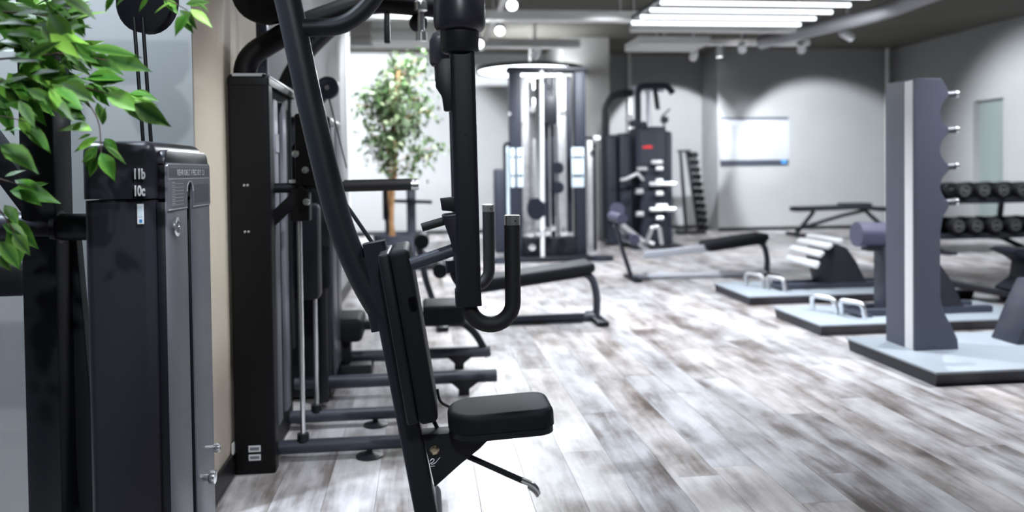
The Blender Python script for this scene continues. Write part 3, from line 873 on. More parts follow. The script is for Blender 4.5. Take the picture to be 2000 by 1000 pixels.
b = BM(); lathe(b, [(0, -0.022), (0.046, -0.022), (0.052, -0.016), (0.052, 0.016), (0.046, 0.022), (0, 0.022)], MX.Translation((-0.434, 3.6, 1.467)) @ rot_to((0, 1, 0)), 24); part('pulley', b, CHARC, pa)
b = BM(); lathe(b, [(0, 0), (0.012, 0), (0.010, 0.006), (0, 0.007)], MX.Translation((-0.434, 3.577, 1.467)) @ rot_to((0, -1, 0)), 12); part('axle_bolt', b, STEEL, pa)
b = BM(); tube(b, [(-0.433, 3.62, 1.43), (-0.36, 3.65, 1.10)], 0.003, n=6); part('cable', b, BLACK, m3)
b = BM(); tube(b, [(-0.62, 3.5, 0.3), (-0.62, 3.5, 1.45), (-0.523, 3.5, 1.61), (-0.26, 3.5, 1.86), (-0.1, 3.5, 2.0)], 0.038, 0.1); part('mast', b, BLACK, m3)
for y, xr in ((3.70, 0.335), (4.20, 0.345)):
    b = BM(); tube(b, [(-0.62, y, 0.085), (xr, y, 0.085)], 0.031); ft = part('base_tube', b, CHARC, m3)
    b = BM(); prism(b, [(0.10, 0.075), (0.26, 0.075), (0.20, 0.03), (0.20, 0.0), (0.15, 0.0), (0.15, 0.03)], 'y', y - 0.03, y + 0.03, 0.003); part('foot', b, BLACK, ft)
b = BM(); bx(b, -0.54, -0.33, 4.0, 4.3, 0.20, 0.325, 0.03, 3); part('seat_pad', b, VINYL, m3)
b = BM(); bx(b, -0.47, -0.40, 4.1, 4.2, 0.0, 0.21, 0.006); part('seat_post', b, BLACK, m3)
b = BM(); bx(b, -0.53, -0.29, 4.05, 4.3, 0.0, 0.075, 0.01); part('base_plate', b, BLACK, m3)
b = BM(); bx(b, -0.60, -0.20, 4.12, 4.18, 0.24, 0.29, 0.008); part('seat_rail', b, BLACK, m3)
b = BM(); bx(b, -0.02, 0.205, 4.02, 4.3, 0.265, 0.375, 0.02, 3); part('chest_pad', b, VINYL, m3)
b = BM(); tube(b, [(-0.25, 4.2, 0.28), (0.10, 4.2, 0.30), (0.25, 4.2, 0.22), (0.335, 4.2, 0.06)], 0.02, 0.1); part('curved_leg', b, BLACK, m3)
b = BM(); bx(b, -0.52, -0.43, 3.55, 3.62, 0.55, 1.0, 0.02); part('back_pad', b, VINYL, m3)
b = BM(); tube(b, [(-0.475, 3.58, 0.03), (-0.475, 3.58, 0.6)], 0.025); part('back_pad_post', b, BLACK, m3)

# ================================================================== DECLINE BENCHES
def decline_bench(label, x0, x1, y, pole_top, mcoat, mpad):
    t = thing('decline_bench', label, 'bench', ((x0 + x1) / 2, y, 0), 'decline benches on the floor')
    b = BM(); tube(b, [(x0, y, 0.03), (x1, y, 0.03)], 0.03); part('base_tube', b, mcoat, t)
    b = BM(); tube(b, [(x1, y, 0.0), (x1 + 0.012, y, 0.18), (x1 - 0.03, y, 0.33), (x1 - 0.16, y, 0.36)], 0.027, 0.1); part('curved_leg', b, CHARC, t)
    b = BM(); bx(b, x1 - 0.035, x1 + 0.045, y - 0.22, y + 0.22, 0, 0.035, 0.01); part('cross_foot', b, BLACK, t)
    b = BM(); bx(b, x0 - 0.03, x0 + 0.05, y - 0.2, y + 0.2, 0, 0.035, 0.01); part('cross_foot', b, BLACK, t)
    b = BM(); sweep(b, [(x0 + 0.12, y, 0.235), (x1 - 0.55, y, 0.30)], rrect(0.07, 0.05, 0.008), up=(0, 1, 0)); part('rail', b, SILVER if mcoat is SILVER else BLACK, t)
    L = 0.62 if mcoat is SILVER else 0.80
    ang = math.atan2(0.075, 0.6)
    M = MX.Rotation(-ang, 4, 'Y')
    b = BM(); box(b, (x1 - 0.03 - L / 2 * cos(ang), y, 0.40 - L / 2 * sin(ang)), (L, 0.29, 0.07), 0.025, 3, M); part('pad', b, mpad, t)
    b = BM(); box(b, (x1 - 0.03 - L / 2 * cos(ang), y, 0.353 - L / 2 * sin(ang)), (L - 0.04, 0.26, 0.022), 0.004, 2, M); part('pad_board', b, BLACK, t)
    b = BM(); tube(b, [(x0, y, 0.02), (x0 - 0.10, y, 0.32), pole_top], 0.022, 0.05); part('pole', b, CHARC, t)
    for zz, s_ in ((0.0, 1), (-0.2, 1)):
        b = BM(); tube(b, [(pole_top[0] + 0.02 - zz * 0.6, y - 0.20, pole_top[2] + 0.05 + zz), (pole_top[0] + 0.02 - zz * 0.6, y + 0.20, pole_top[2] + 0.05 + zz)], 0.05, n=16); rl = part('foam_roller', b, BLUEPAD if mcoat is SILVER else VINYL, t)
    b = BM(); sweep(b, [(pole_top[0], y + 0.03, pole_top[2] - 0.02), (x0 + 0.2, y + 0.03, 0.26)], rrect(0.04, 0.03, 0.004), up=(0, 1, 0)); part('link_arm', b, STEEL, t)
    return t


decline_bench('black decline bench right behind the chest press handle', 0.10, 1.20, 5.35, (-0.045, 5.35, 0.56), CHARC, VINYL)
decline_bench('long silver framed decline bench in front of the cable tower with storage bars', 1.99, 3.36, 7.27, (1.83, 7.27, 0.56), SILVER, VINYL)

# ================================================================== FAR DUAL PULLEY STATION
dp = thing('dual_pulley_station', 'tall dual pulley cable station with steel panels and pale blue charts', 'exercise machine', (1.45, 9.1, 0))
for x0, x1 in ((1.005, 1.15), (1.785, 1.92)):
    b = BM(); bx(b, x0, x1, 9.0, 9.14, 0.05, 2.25, 0.01); part('upright', b, NAVY, dp)
for x0, x1, m in ((1.16, 1.33, STEEL), (1.60, 1.70, STEEL), (1.71, 1.775, NAVY)):
    b = BM(); bx(b, x0, x1, 9.12, 9.16, 0.32, 2.2, 0.004); part('steel_panel', b, m, dp)
b = BM(); bx(b, 1.39, 1.595, 9.13, 9.17, 0.28, 2.2, 0.004); part('back_column', b, NAVY, dp)
b = BM(); bx(b, 0.98, 1.95, 8.98, 9.2, 2.24, 2.30, 0.015); part('top_bar', b, BLACK, dp)
b = BM(); bx(b, 1.0, 1.95, 8.85, 9.3, 0.0, 0.06, 0.015); part('base_plate', b, BLACK, dp)
b = BM(); bx(b, 1.16, 1.78, 8.98, 9.15, 0.06, 0.28, 0.01); part('weight_housing', b, BLACK, dp)
b = BM(); tube(b, [(1.365, 8.9, 0.05), (1.375, 8.9, 2.24)], 0.024, n=12); part('guide_rod', b, WHITE, dp, 'white guide rod')
for x in (1.41, 1.48, 1.55):
    b = BM(); tube(b, [(x, 9.0, 0.28), (x, 9.0, 2.24)], 0.012, n=10); part('guide_rod', b, CHROME, dp)
b = BM(); bx(b, 1.38, 1.56, 8.92, 9.05, 1.62, 1.95, 0.02); part('carriage', b, BLACK, dp)
for x, z in ((1.42, 2.12), (1.48, 2.05), (1.26, 1.79), (1.62, 1.74)):
    b = BM(); lathe(b, [(0, -0.02), (0.04, -0.02), (0.04, 0.02), (0, 0.02)], MX.Translation((x, 8.9, z)) @ rot_to((0, 1, 0)), 16); part('pulley', b, CHROME if z < 2 else BLACK, dp)
for x, z, r in ((1.31, 0.62, 0.13), (1.57, 1.10, 0.07), (1.57, 0.87, 0.07)):
    b = BM(); lathe(b, [(0, -0.02), (r, -0.02), (r, 0.02), (0, 0.02)], MX.Translation((x, 8.95, z)) @ rot_to((0.7, 0.7, 0)), 20); part('weight_disc', b, NAVY, dp)
for x, z, r in ((1.22, 0.34, 0.045), (1.32, 0.35, 0.04), (1.42, 0.36, 0.05), (1.62, 0.35, 0.05), (1.24, 0.18, 0.04), (1.49, 0.40, 0.035)):
    b = BM(); lathe(b, [(0, -0.03), (r, -0.02), (r, 0.02), (0, 0.03)], MX.Translation((x, 8.88, z)) @ rot_to((0.2, 1, 0)), 16); part('chrome_stop', b, CHROME, dp)
for x0, x1, z0, z1 in ((1.01, 1.06, 0.88, 1.34), (1.09, 1.16, 0.88, 1.34), (1.74, 1.89, 0.87, 1.34)):
    b = BM(); bx(b, x0, x1, 8.985, 8.997, z0, z1, 0.002); ch = part('instruction_chart', b, PALEBL, dp)
    for z in (z0 + 0.12, z0 + 0.34):
        b = BM(); bx(b, x0 + 0.01, x1 - 0.01, 8.982, 8.985, z, z + 0.03); part('chart_line', b, NAVY, ch, smooth=0)
b = BM(); tube(b, [(0.95, 9.05, 0.05), (0.95, 9.05, 1.40), (1.05, 9.05, 1.40)], 0.022, 0.05); part('side_frame', b, BLACK, dp)
b = BM(); bx(b, 0.965, 1.0, 9.04, 9.07, 0.1, 1.36, 0.003); part('side_panel', b, PALEBL, dp)
b = BM(); tube(b, [(1.92, 9.05, 1.46), (2.03, 9.05, 1.46), (2.03, 9.05, 0.1)], 0.02, 0.04); part('side_frame', b, BLACK, dp)
b = BM(); bx(b, 1.95, 2.06, 9.06, 9.10, 0.12, 1.42, 0.01); part('side_panel', b, STEEL, dp)
b = BM(); lathe(b, [(0, 0), (0.045, 0), (0.045, 0.05), (0, 0.05)], MX.Translation((2.05, 9.0, 1.43))); part('end_knob', b, WHITE, dp)
b = BM(); bx(b, 0.82, 0.95, 9.0, 9.2, 0.1, 1.1, 0.03); part('storage_post', b, NAVY, dp)
for x, z in ((1.0, 1.74), (2.0, 1.4)):
    b = BM(); lathe(b, [(0, 0), (0.025, 0), (0.02, 0.03), (0, 0.03)], MX.Translation((x, 8.95, z)) @ rot_to((0, -1, 0)), 12); part('knob', b, CHROME, dp)
b = BM(); lathe(b, [(0, 0), (0.14, 0), (0.13, 0.05), (0, 0.06)], MX.Translation((0.87, 8.9, 0))); part('foot_disc', b, NAVY, dp)
b = BM(); lathe(b, [(0, 0), (0.14, 0), (0.13, 0.05), (0, 0.06)], MX.Translation((2.08, 8.9, 0))); part('foot_disc', b, NAVY, dp)

# ================================================================== FAR MULTI STATION
ms = thing('multi_cable_station', 'dark shrouded multi station cable tower with arched tubes and chrome attachment bars', 'exercise machine', (3.0, 10.5, 0))
for x0, x1, zt, y0 in ((2.53, 2.68, 1.56, 10.5), (2.70, 2.88, 1.58, 10.45), (2.95, 3.33, 1.66, 10.3), (3.35, 3.46, 1.60, 10.45)):
    b = BM(); prism(b, tower_poly(x0, x1, y0, 10.9, 0.03), 'z', 0.03, zt)
    es = [e for e in b.edges if min(v.co.z for v in e.verts) > zt - 0.01]
    bmesh.ops.bevel(b, geom=es, offset=0.04, segments=3, affect='EDGES', profile=0.5)
    part('weight_shroud', b, NAVY, ms)
b = BM(); tube(b, [(2.54, 10.6, 0.1), (2.54, 10.6, 1.98), (2.66, 10.6, 2.13), (2.93, 10.6, 2.15)], 0.05, 0.15); part('arch_tube', b, BLACK, ms)
b = BM(); tube(b, [(2.94, 10.35, 1.0), (2.94, 10.35, 2.22), (3.36, 10.35, 2.22), (3.44, 10.35, 2.12)], 0.045, 0.12); part('arch_tube', b, NAVY, ms)
b = BM(); tube(b, [(2.9, 10.4, 2.20), (3.2, 10.7, 2.22), (3.42, 10.7, 2.2)], 0.035, 0.1); part('arch_tube', b, SILVER, ms)
b = BM(); tube(b, [(3.10, 10.4, 1.68), (3.10, 10.4, 2.18)], 0.03, n=10); part('chrome_rod', b, SILVER, ms)
b = BM(); tube(b, [(3.24, 10.4, 1.9), (3.2, 10.4, 2.18)], 0.035, n=10); part('pulley_block', b, BLACK, ms)
for x, z in ((2.8, 1.78), (2.85, 1.7), (3.0, 1.68), (3.3, 1.75)):
    b = BM(); lathe(b, [(0, -0.03), (0.05, -0.03), (0.05, 0.03), (0, 0.03)], MX.Translation((x, 10.3, z)) @ rot_to((0, 1, 0)), 14); part('pulley', b, STEEL if z > 1.76 else NAVY, ms)
b = BM(); tube(b, [(3.3, 10.3, 1.65), (3.27, 10.3, 1.8)], 0.012, n=8); tube(b, [(3.27, 10.3, 1.8), (3.38, 10.3, 1.9)], 0.012, n=8); part('hook', b, BLACK, ms)
b = BM(); prism(b, [(2.985, 1.36), (3.13, 1.36), (3.13, 1.375), (3.10, 1.40), (3.02, 1.395), (2.985, 1.385)], 'y', 10.288, 10.297); part('red_mark', b, REDP, ms, 'red emblem', 0)
# attachment bars
for x0, x1, z, r in ((3.05, 3.42, 0.87, 0.035), (3.05, 3.42, 0.52, 0.035), (2.88, 3.02, 1.08, 0.03), (3.08, 3.24, 1.17, 0.035), (3.14, 3.24, 1.08, 0.035), (3.14, 3.24, 0.74, 0.04), (3.14, 3.24, 0.40, 0.04), (2.86, 2.96, 0.77, 0.045), (2.86, 2.96, 0.46, 0.045), (3.14, 3.30, 0.57, 0.035), (3.14, 3.24, 0.92, 0.03)):
    b = BM(); tube(b, [(x0, 10.22, z), (x1, 10.22, z)], r, n=12); tube(b, [((x0 + x1) / 2, 10.22, z), ((x0 + x1) / 2, 10.32, z)], 0.012, n=8); part('attachment_bar', b, CHROME, ms)
b = BM(); tube(b, [(2.66, 10.25, 0.93), (2.74, 10.25, 0.94), (2.90, 10.25, 1.02), (2.98, 10.25, 0.92)], 0.025, 0.04, n=10); tube(b, [(2.90, 10.25, 1.0), (2.9, 10.5, 1.0)], 0.012, n=8); part('attachment_bar', b, STEEL, ms)
b = BM(); tube(b, [(2.62, 10.05, 0.33), (2.90, 10.05, 0.10), (3.05, 10.05, 0.06)], 0.04, 0.05); part('low_arm', b, STEEL, ms)
b = BM(); tube(b, [(2.95, 10.0, 0.1), (3.02, 10.0, 0.30), (3.12, 10.0, 0.30), (3.15, 10.0, 0.06)], 0.03, 0.05); part('low_handle', b, CHROME, ms)
b = BM(); bx(b, 2.75, 3.45, 9.95, 10.5, 0, 0.05, 0.01); part('base_plate', b, BLACK, ms)
b = BM(); lathe(b, [(0, -0.03), (0.10, -0.03), (0.10, 0.03), (0, 0.03)], MX.Translation((2.62, 10.3, 0.52)) @ rot_to((0, 1, 0)), 18); part('weight_disc', b, BLUEPAD, ms)

# ================================================================== SMALL DUMBBELL TOWER
dt = thing('dumbbell_tower', 'narrow slanted black tower rack holding small dumbbells beside the cable tower', 'rack', (4.35, 12.2, 0))
for xa, xb, y in ((4.14, 4.23, 12.1), (4.28, 4.48, 12.2)):
    b = BM(); sweep(b, [(xb, y, 0.0), (xa, y, 1.36)], rrect(0.045, 0.05, 0.006), up=(0, 1, 0)); part('rail', b, BLACK, dt)
b = BM(); bx(b, 4.12, 4.55, 12.05, 12.4, 0, 0.05, 0.01); part('base', b, BLACK, dt)
b = BM(); bx(b, 4.12, 4.32, 12.1, 12.2, 1.34, 1.38, 0.005); part('top_bar', b, BLACK, dt)


def hexhead(bm, p, q, r):
    sweep(bm, [p, q], circ(r, 12))


sd_head = BM(); hexhead(sd_head, (0, -0.11, 0), (0, -0.04, 0), 0.055); sd_head = mesh_of('head', sd_head, RUBBER)
sd_head2 = BM(); hexhead(sd_head2, (0, 0.04, 0), (0, 0.11, 0), 0.055); sd_head2 = mesh_of('head', sd_head2, RUBBER)
sd_bar = BM(); tube(sd_bar, [(0, -0.05, 0), (0, 0.05, 0)], 0.013, n=8); sd_bar = mesh_of('handle', sd_bar, CHROME)
for k in range(11):
    f = (k + 0.6) / 11.5
    x = 4.28 + 0.2 * f + 0.079
    z = 1.36 * (1 - f)
    pos = ['topmost', 'second from the top', 'third from the top', 'fourth from the top', 'fifth from the top', 'middle one', 'fifth from the bottom', 'fourth from the bottom', 'third from the bottom', 'second from the bottom', 'lowest'][k]
    t = thing('small_dumbbell', 'small black dumbbell on the slanted tower rack, %s of its column' % pos, 'dumbbell', (x, 12.16, z), 'small dumbbells on the slanted tower rack')
    for me in (sd_head, sd_head2, sd_bar):
        place(me.name.split('.')[0], me, t, MX.Translation((x, 12.16, z)))

# ================================================================== POSTER, FAR BENCH
po = thing('wall_board', 'white rectangular board with faint printed rows hung on the back wall', 'board', (5.58, 12.53, 1.5))
b = BM(); bx(b, 4.985, 6.19, 12.515, 12.549, 1.115, 1.93, 0.006); part('backing', b, CHARC, po)
b = BM(); bx(b, 4.975, 6.20, 12.505, 12.516, 1.205, 1.885, 0.002); part('sheet', b, mat('board_sheet', (0.40, 0.415, 0.44), 0.6), po)
b = BM()
for k in range(7):
    for x0, x1 in ((5.08, 5.55), (5.65, 6.08)):
        bx(b, x0, x1, 12.5035, 12.5052, 1.28 + k * 0.08, 1.288 + k * 0.08)
part('printed_rows', b, mat('faint_print', (0.28, 0.29, 0.33), 0.6), po, smooth=0)
b = BM(); bx(b, 6.06, 6.15, 12.509, 12.515, 1.14, 1.2); part('blue_mark', b, BLUEP, po, smooth=0)

fb = thing('flat_bench', 'low black adjustable bench standing against the back wall', 'bench', (6.5, 11.4, 0))
b = BM(); sweep(b, [(5.72, 11.4, 0.42), (6.75, 11.4, 0.44), (7.1, 11.4, 0.40), (7.45, 11.4, 0.39)], rrect(0.28, 0.07, 0.02), up=(0, 0, 1)); part('pad', b, VINYL, fb)
b = BM(); bx(b, 6.5, 6.95, 11.27, 11.53, 0.45, 0.50, 0.015); part('seat_pad', b, VINYL, fb)
b = BM(); sweep(b, [(6.05, 11.4, 0.38), (5.9, 11.4, 0.2), (5.75, 11.4, 0.03)], rrect(0.05, 0.05, 0.006), up=(0, 1, 0)); part('leg', b, BLACK, fb)
b = BM(); sweep(b, [(5.75, 11.4, 0.10), (6.5, 11.4, 0.30), (6.9, 11.4, 0.38)], rrect(0.05, 0.05, 0.006), up=(0, 1, 0)); part('strut', b, BLACK, fb)
b = BM(); sweep(b, [(6.9, 11.4, 0.38), (7.3, 11.4, 0.03)], rrect(0.05, 0.05, 0.006), up=(0, 1, 0)); part('leg', b, BLACK, fb)
for x in (5.75, 7.3):
    b = BM(); bx(b, x - .05, x + .05, 11.15, 11.65, 0, 0.05, 0.01); part('foot', b, BLACK, fb)

# ================================================================== PLATFORMS, BACK EXTENSION MACHINES
def deck(t, x0, x1, y0, y1, h=0.075):
    b = BM(); prism(b, [(y0 + .02, 0.0), (y1 - .02, 0.0), (y1, h - .012), (y0, h - .012)], 'x', x0 + .012, x1); part('deck_edge', b, PLSIDE, t, smooth=0)
    b = BM(); bx(b, x0, x1, y0 - .004, y1, h - .012, h, 0.002); part('deck_top', b, PLTOP, t)


def core_machine(label, x0, x1, y0, y1, dxm, mloop, roller):
    t = thing('core_platform_machine', label, 'exercise machine', ((x0 + x1) / 2, (y0 + y1) / 2, 0), 'core training machines on pale decks')
    deck(t, x0, x1, y0, y1)
    h = 0.075
    yc = (y0 + y1) / 2
    for yy in (yc - 0.10, yc + 0.10):
        b = BM(); bx(b, x0 + 0.42, x0 + 1.35, yy - 0.03, yy + 0.03, h, h + 0.045, 0.006); part('rail', b, CHARC, t)
    # foot loops
    A_, B_, C_ = V((x0 + 0.37, yc - 0.22, h)), V((x0 + 0.30, yc - 0.03, h)), V((x0 + 0.22, yc + 0.17, h))
    for p_, q_ in ((A_, B_ - V((-0.01, 0.02, 0))), (B_ + V((-0.01, 0.02, 0)), C_)):
        up_ = V((-0.015, 0.0, 0.105))
        b = BM(); tube(b, [p_, p_ + up_, q_ + up_, q_], 0.017, 0.04, n=10); part('foot_loop', b, mloop, t)
    b = BM(); bx(b, x0 + 0.36, x0 + 0.46, yc - 0.16, yc + 0.16, h, h + 0.02, 0.004); part('foot_plate', b, CHARC, t)
    # curved shell
    sx = x0 + dxm
    sh = [(sx + 0.02, h), (sx + 0.0, h + 0.10), (sx - 0.04, h + 0.24), (sx - 0.08, h + 0.30), (sx + 0.02, h + 0.345), (sx + 0.10, h + 0.37), (sx + 0.2, h + 0.33), (sx + 0.28, h + 0.22), (sx + 0.36, h + 0.06), (sx + 0.40, h)]
    b = BM(); prism(b, sh, 'y', yc - 0.12, yc + 0.12, 0.012, 2); part('shell', b, PLSIDE, t)
    for k, (px, pz, an) in enumerate(((-0.135, 0.215, 62), (-0.100, 0.300, 45), (-0.028, 0.362, 30), (0.06, 0.400, 12))):
        if roller:
            break
        b = BM(); box(b, (sx + px, yc, h + pz), (0.064, 0.52, 0.04), 0.016, 3, MX.Rotation(-rad(an), 4, 'Y')); part('slat_pad', b, WHITE, t)
    if roller:
        b = BM(); bx(b, x0 + 0.60, x0 + 0.72, yc - 0.06, yc + 0.06, h, 0.53, 0.008); part('roller_post', b, CHARC, t)
        b = BM(); tube(b, [(x0 + 0.44, yc, 0.615), (x0 + 0.78, yc, 0.60)], 0.085, n=20); part('roller_pad', b, BLUEPAD, t)
        b = BM(); bx(b, x0 + 0.50, x0 + 0.76, yc - 0.05, yc + 0.05, 0.50, 0.545, 0.01); part('roller_bracket', b, BLACK, t)
    return t


core_machine('core machine with white slatted pads on the farther pale deck', 2.50, 4.4, 5.72, 6.46, 0.76, STEEL, False)
core_machine('core machine with slate blue roller on the middle pale deck', 2.48, 4.05, 4.60, 5.26, 0.78, CHROME, True)

# ================================================================== STORAGE RACK ON PLATFORM
rk = thing('storage_rack', 'tall charcoal storage rack with scalloped edge, white stripe and pegs on pale deck', 'rack', (3.2, 3.9, 0))
deck(rk, 2.45, 4.6, 3.45, 4.25, 0.075)
H0 = 0.075


def scallop(x0, flip=1):
    # left edge straight, right edge scalloped between the peg points
    pts = [(x0, H0), (x0, 1.548), (x0 + 0.155, 1.548)]
    zs = [1.466, 1.267, 1.064, 0.864]
    pts.append((x0 + 0.192, 1.492))
    for i, z in enumerate(zs):
        pts.append((x0 + 0.198, z + 0.016)); pts.append((x0 + 0.198, z - 0.016))
        if i < 3:
            zn = zs[i + 1]
            for k in range(1, 8):
                f = k / 8
                pts.append((x0 + 0.198 - 0.050 * sin(pi * f) ** 0.8, z - 0.016 + (zn + 0.016 - z + 0.016) * f))
    pts += [(x0 + 0.165, 0.80), (x0 + 0.150, 0.72), (x0 + 0.148, 0.36), (x0 + 0.165, 0.29), (x0 + 0.215, 0.20), (x0 + 0.25, 0.13), (x0 + 0.255, H0)]
    return pts if flip > 0 else [(2 * x0 - x, z) for x, z in pts]


b = BM(); prism(b, scallop(2.625), 'y', 3.865, 3.885, 0.003, 1); up1 = part('upright', b, RACKC, rk)
b = BM(); prism(b, scallop(2.625), 'y', 3.955, 4.13, 0.003, 1); part('upright', b, RACKC, rk)
b = BM(); bx(b, 2.626, 2.70, 3.885, 3.955, H0, 1.54); part('edge_stripe', b, STRIPEM, up1, 'white vertical stripe', 0)
for z in (1.466, 1.267, 1.064, 0.864):
    b = BM(); tube(b, [(2.79, 3.99, z), (2.945, 3.99, z + 0.008)], 0.019, n=14); pg = part('storage_peg', b, mat('dark_steel', (0.12, 0.12, 0.13), 0.4, 0.6), rk)
    b = BM(); tube(b, [(2.945, 3.99, z + 0.008), (2.962, 3.99, z + 0.009)], 0.022, n=14); part('peg_cap', b, CHROME, pg)
b = BM(); prism(b, [(3.255, H0), (3.34, 0.27), (3.42, 0.42), (3.9, 0.42), (4.0, H0)], 'y', 3.9, 4.1, 0.006); part('pedestal', b, CHARC, rk)

# machine at the right edge
rm = thing('sled_machine', 'dark low machine with slanted board at the right edge, beyond the storage rack', 'exercise machine', (4.8, 5.58, 0))

# ================================================================== DUMBBELL RACK
dr = thing('dumbbell_rack', 'two tier black dumbbell rack with short splayed legs near the right wall', 'rack', (7.2, 8.8, 0))
RY = 8.8
for z in (0.665, 0.235):
    b = BM(); bx(b, 6.1, 8.0, RY - 0.16, RY + 0.19, z - 0.06, z, 0.01); part('tray', b, BLACK, dr)
    b = BM(); bx(b, 6.1, 8.0, RY + 0.16, RY + 0.19, z, z + 0.19, 0.01); part('back_rail', b, BLACK, dr)
for x in (6.2, 7.35, 7.95):
    b = BM(); sweep(b, [(x - 0.03, RY + 0.22, 0.72), (x - 0.09, RY + 0.22, 0.17), (x + 0.06, RY - 0.1, 0.02)], rrect(0.05, 0.06, 0.006), up=(1, 0, 0)); part('leg', b, BLACK, dr)
    b = BM(); bx(b, x - 0.0, x + 0.12, RY - 0.3, RY + 0.3, 0, 0.035, 0.006); part('foot', b, BLACK, dr)
dbh = []
for y0, y1 in ((-0.17, -0.07), (0.07, 0.17)):
    b = BM(); lathe(b, [(0, y0), (0.085, y0), (0.1, y0 + 0.015), (0.1, y1 - 0.015), (0.085, y1), (0, y1)], rot_to((0, 1, 0)), 22); dbh.append(mesh_of('head', b, RUBBER))
b = BM(); lathe(b, [(0.05, 0), (0.066, 0), (0.066, 0.003), (0.05, 0.003), (0.05, 0)], MX.Translation((0, -0.1695, 0)) @ rot_to((0, -1, 0)), 22); ring_me = mesh_of('grey_ring', b, mat('grey_ring', (0.09, 0.09, 0.095), 0.6))
b = BM(); bx(b, -0.038, 0.038, -0.1725, -0.1695, -0.009, 0.009); num_me = mesh_of('weight_mark', b, mat('ring_mark', (0.14, 0.14, 0.14), 0.6), 0)
b = BM(); tube(b, [(0, -0.08, 0), (0, 0.08, 0)], 0.016, n=10); dbb = mesh_of('handle', b, CHROME)
ordn = ['first', 'second', 'third', 'fourth', 'fifth', 'sixth']
for tier, z, xs in (('upper', 0.768, [6.50, 6.755, 7.01, 7.265]), ('lower', 0.338, [6.42, 6.66, 6.915, 7.17, 7.42])):
    for k, x in enumerate(xs):
        t = thing('dumbbell', 'round black dumbbell, %s from the storage rack on the %s tier' % (ordn[k], tier), 'dumbbell', (x, RY - 0.02, z), 'dumbbells on the two tier rack')
        for me in dbh:
            place('head', me, t, MX.Translation((x, RY - 0.02, z)))
        place('handle', dbb, t, MX.Translation((x, RY - 0.02, z)))
        place('grey_ring', ring_me, t, MX.Translation((x, RY - 0.02, z)))
        place('weight_mark', num_me, t, MX.Translation((x, RY - 0.02, z)) @ MX.Rotation(random.uniform(-.4, .5), 4, 'Y'))

# ---- machine at right edge
b = BM(); sweep(b, [(4.05, 5.65, 0.16), (4.56, 5.55, 0.055), (5.1, 5.5, 0.045)], rrect(0.24, 0.045, 0.01), up=(0, 0, 1)); part('slanted_board', b, PLSIDE, rm)
b = BM(); prism(b, [(4.50, 0.405), (4.56, 0.425), (5.2, 0.37), (5.2, 0.0), (4.6, 0.0), (4.55, 0.10), (4.68, 0.18), (4.70, 0.30), (4.62, 0.35)], 'y', 5.45, 5.7, 0.01); part('body', b, NAVY, rm)
b = BM(); bx(b, 4.52, 4.95, 5.37, 5.45, 0.10, 0.13, 0.01); part('step_edge', b, SILVER, rm)
b = BM(); bx(b, 4.6, 5.1, 5.38, 5.46, 0.0, 0.10, 0.01); part('step_block', b, NAVY, rm)

# ================================================================== PLANTS
def leaf_mesh(name, L, W, m, curl=0.25, fold=0.25, rows=6):
    bm = bmesh.new()
    rim = bm.verts.layers.float.new('rim')
    prof = [0.0, 0.62, 0.97, 0.92, 0.66, 0.28, 0.0]
    grid = []
    for i in range(rows + 1):
        u = i / rows
        wv = prof[i] * W / 2
        z = -curl * L * u * u
        c = bm.verts.new((u * L, 0, z))
        if wv > 0:
            l = bm.verts.new((u * L, wv, z + fold * wv)); r = bm.verts.new((u * L, -wv, z + fold * wv))
            l[rim] = 1; r[rim] = 1
        else:
            l = r = c
        grid.append((l, c, r))
    for a, b2 in zip(grid, grid[1:]):
        for p, q in ((0, 1), (1, 2)):
            vs = []
            for v in (a[p], a[q], b2[q], b2[p]):
                if v not in vs:
                    vs.append(v)
            if len(vs) > 2:
                bm.faces.new(vs)
    me = bpy.data.meshes.new(name)
    bm.to_mesh(me); bm.free()
    me.materials.append(m)
    me.shade_smooth()
    return me


leaf_vars = [leaf_mesh('leaf', 1.0, 0.44, LEAF, 0.12, 0.25), leaf_mesh('leaf', 1.0, 0.50, LEAF, 0.18, 0.45), leaf_mesh('leaf', 1.0, 0.36, LEAF, 0.08, 0.2)]


def leaf_M(p, d, roll, s=1.0):
    x = V(d).normalized()
    up = V((0, 0, 1))
    y = up.cross(x)
    if y.length < 0.1:
        y = V((0, 1, 0))
    y.normalize()
    z = x.cross(y)
    M = MX((x, y, z)).transposed().to_4x4() @ MX.Rotation(roll, 4, 'X') @ MX.Scale(s, 4)
    M.translation = V(p)
    return M


fp = thing('potted_ficus', 'leafy green ficus branches reaching in from the left, close to the camera', 'plant', (-1.15, 1.5, 0))
b = BM(); lathe(b, [(0, 0), (0.15, 0), (0.19, 0.38), (0.2, 0.40), (0.18, 0.40), (0.17, 0.36), (0, 0.36)], MX.Translation((-1.15, 1.5, 0)), 28); part('pot', b, CHARC, fp)
b = BM(); tube(b, fillet([(-1.15, 1.5, 0.34), (-1.13, 1.5, 0.9), (-1.07, 1.48, 1.15), (-1.04, 1.5, 1.6)], 0.2), 0.016, n=10); part('trunk', b, BARK, fp)


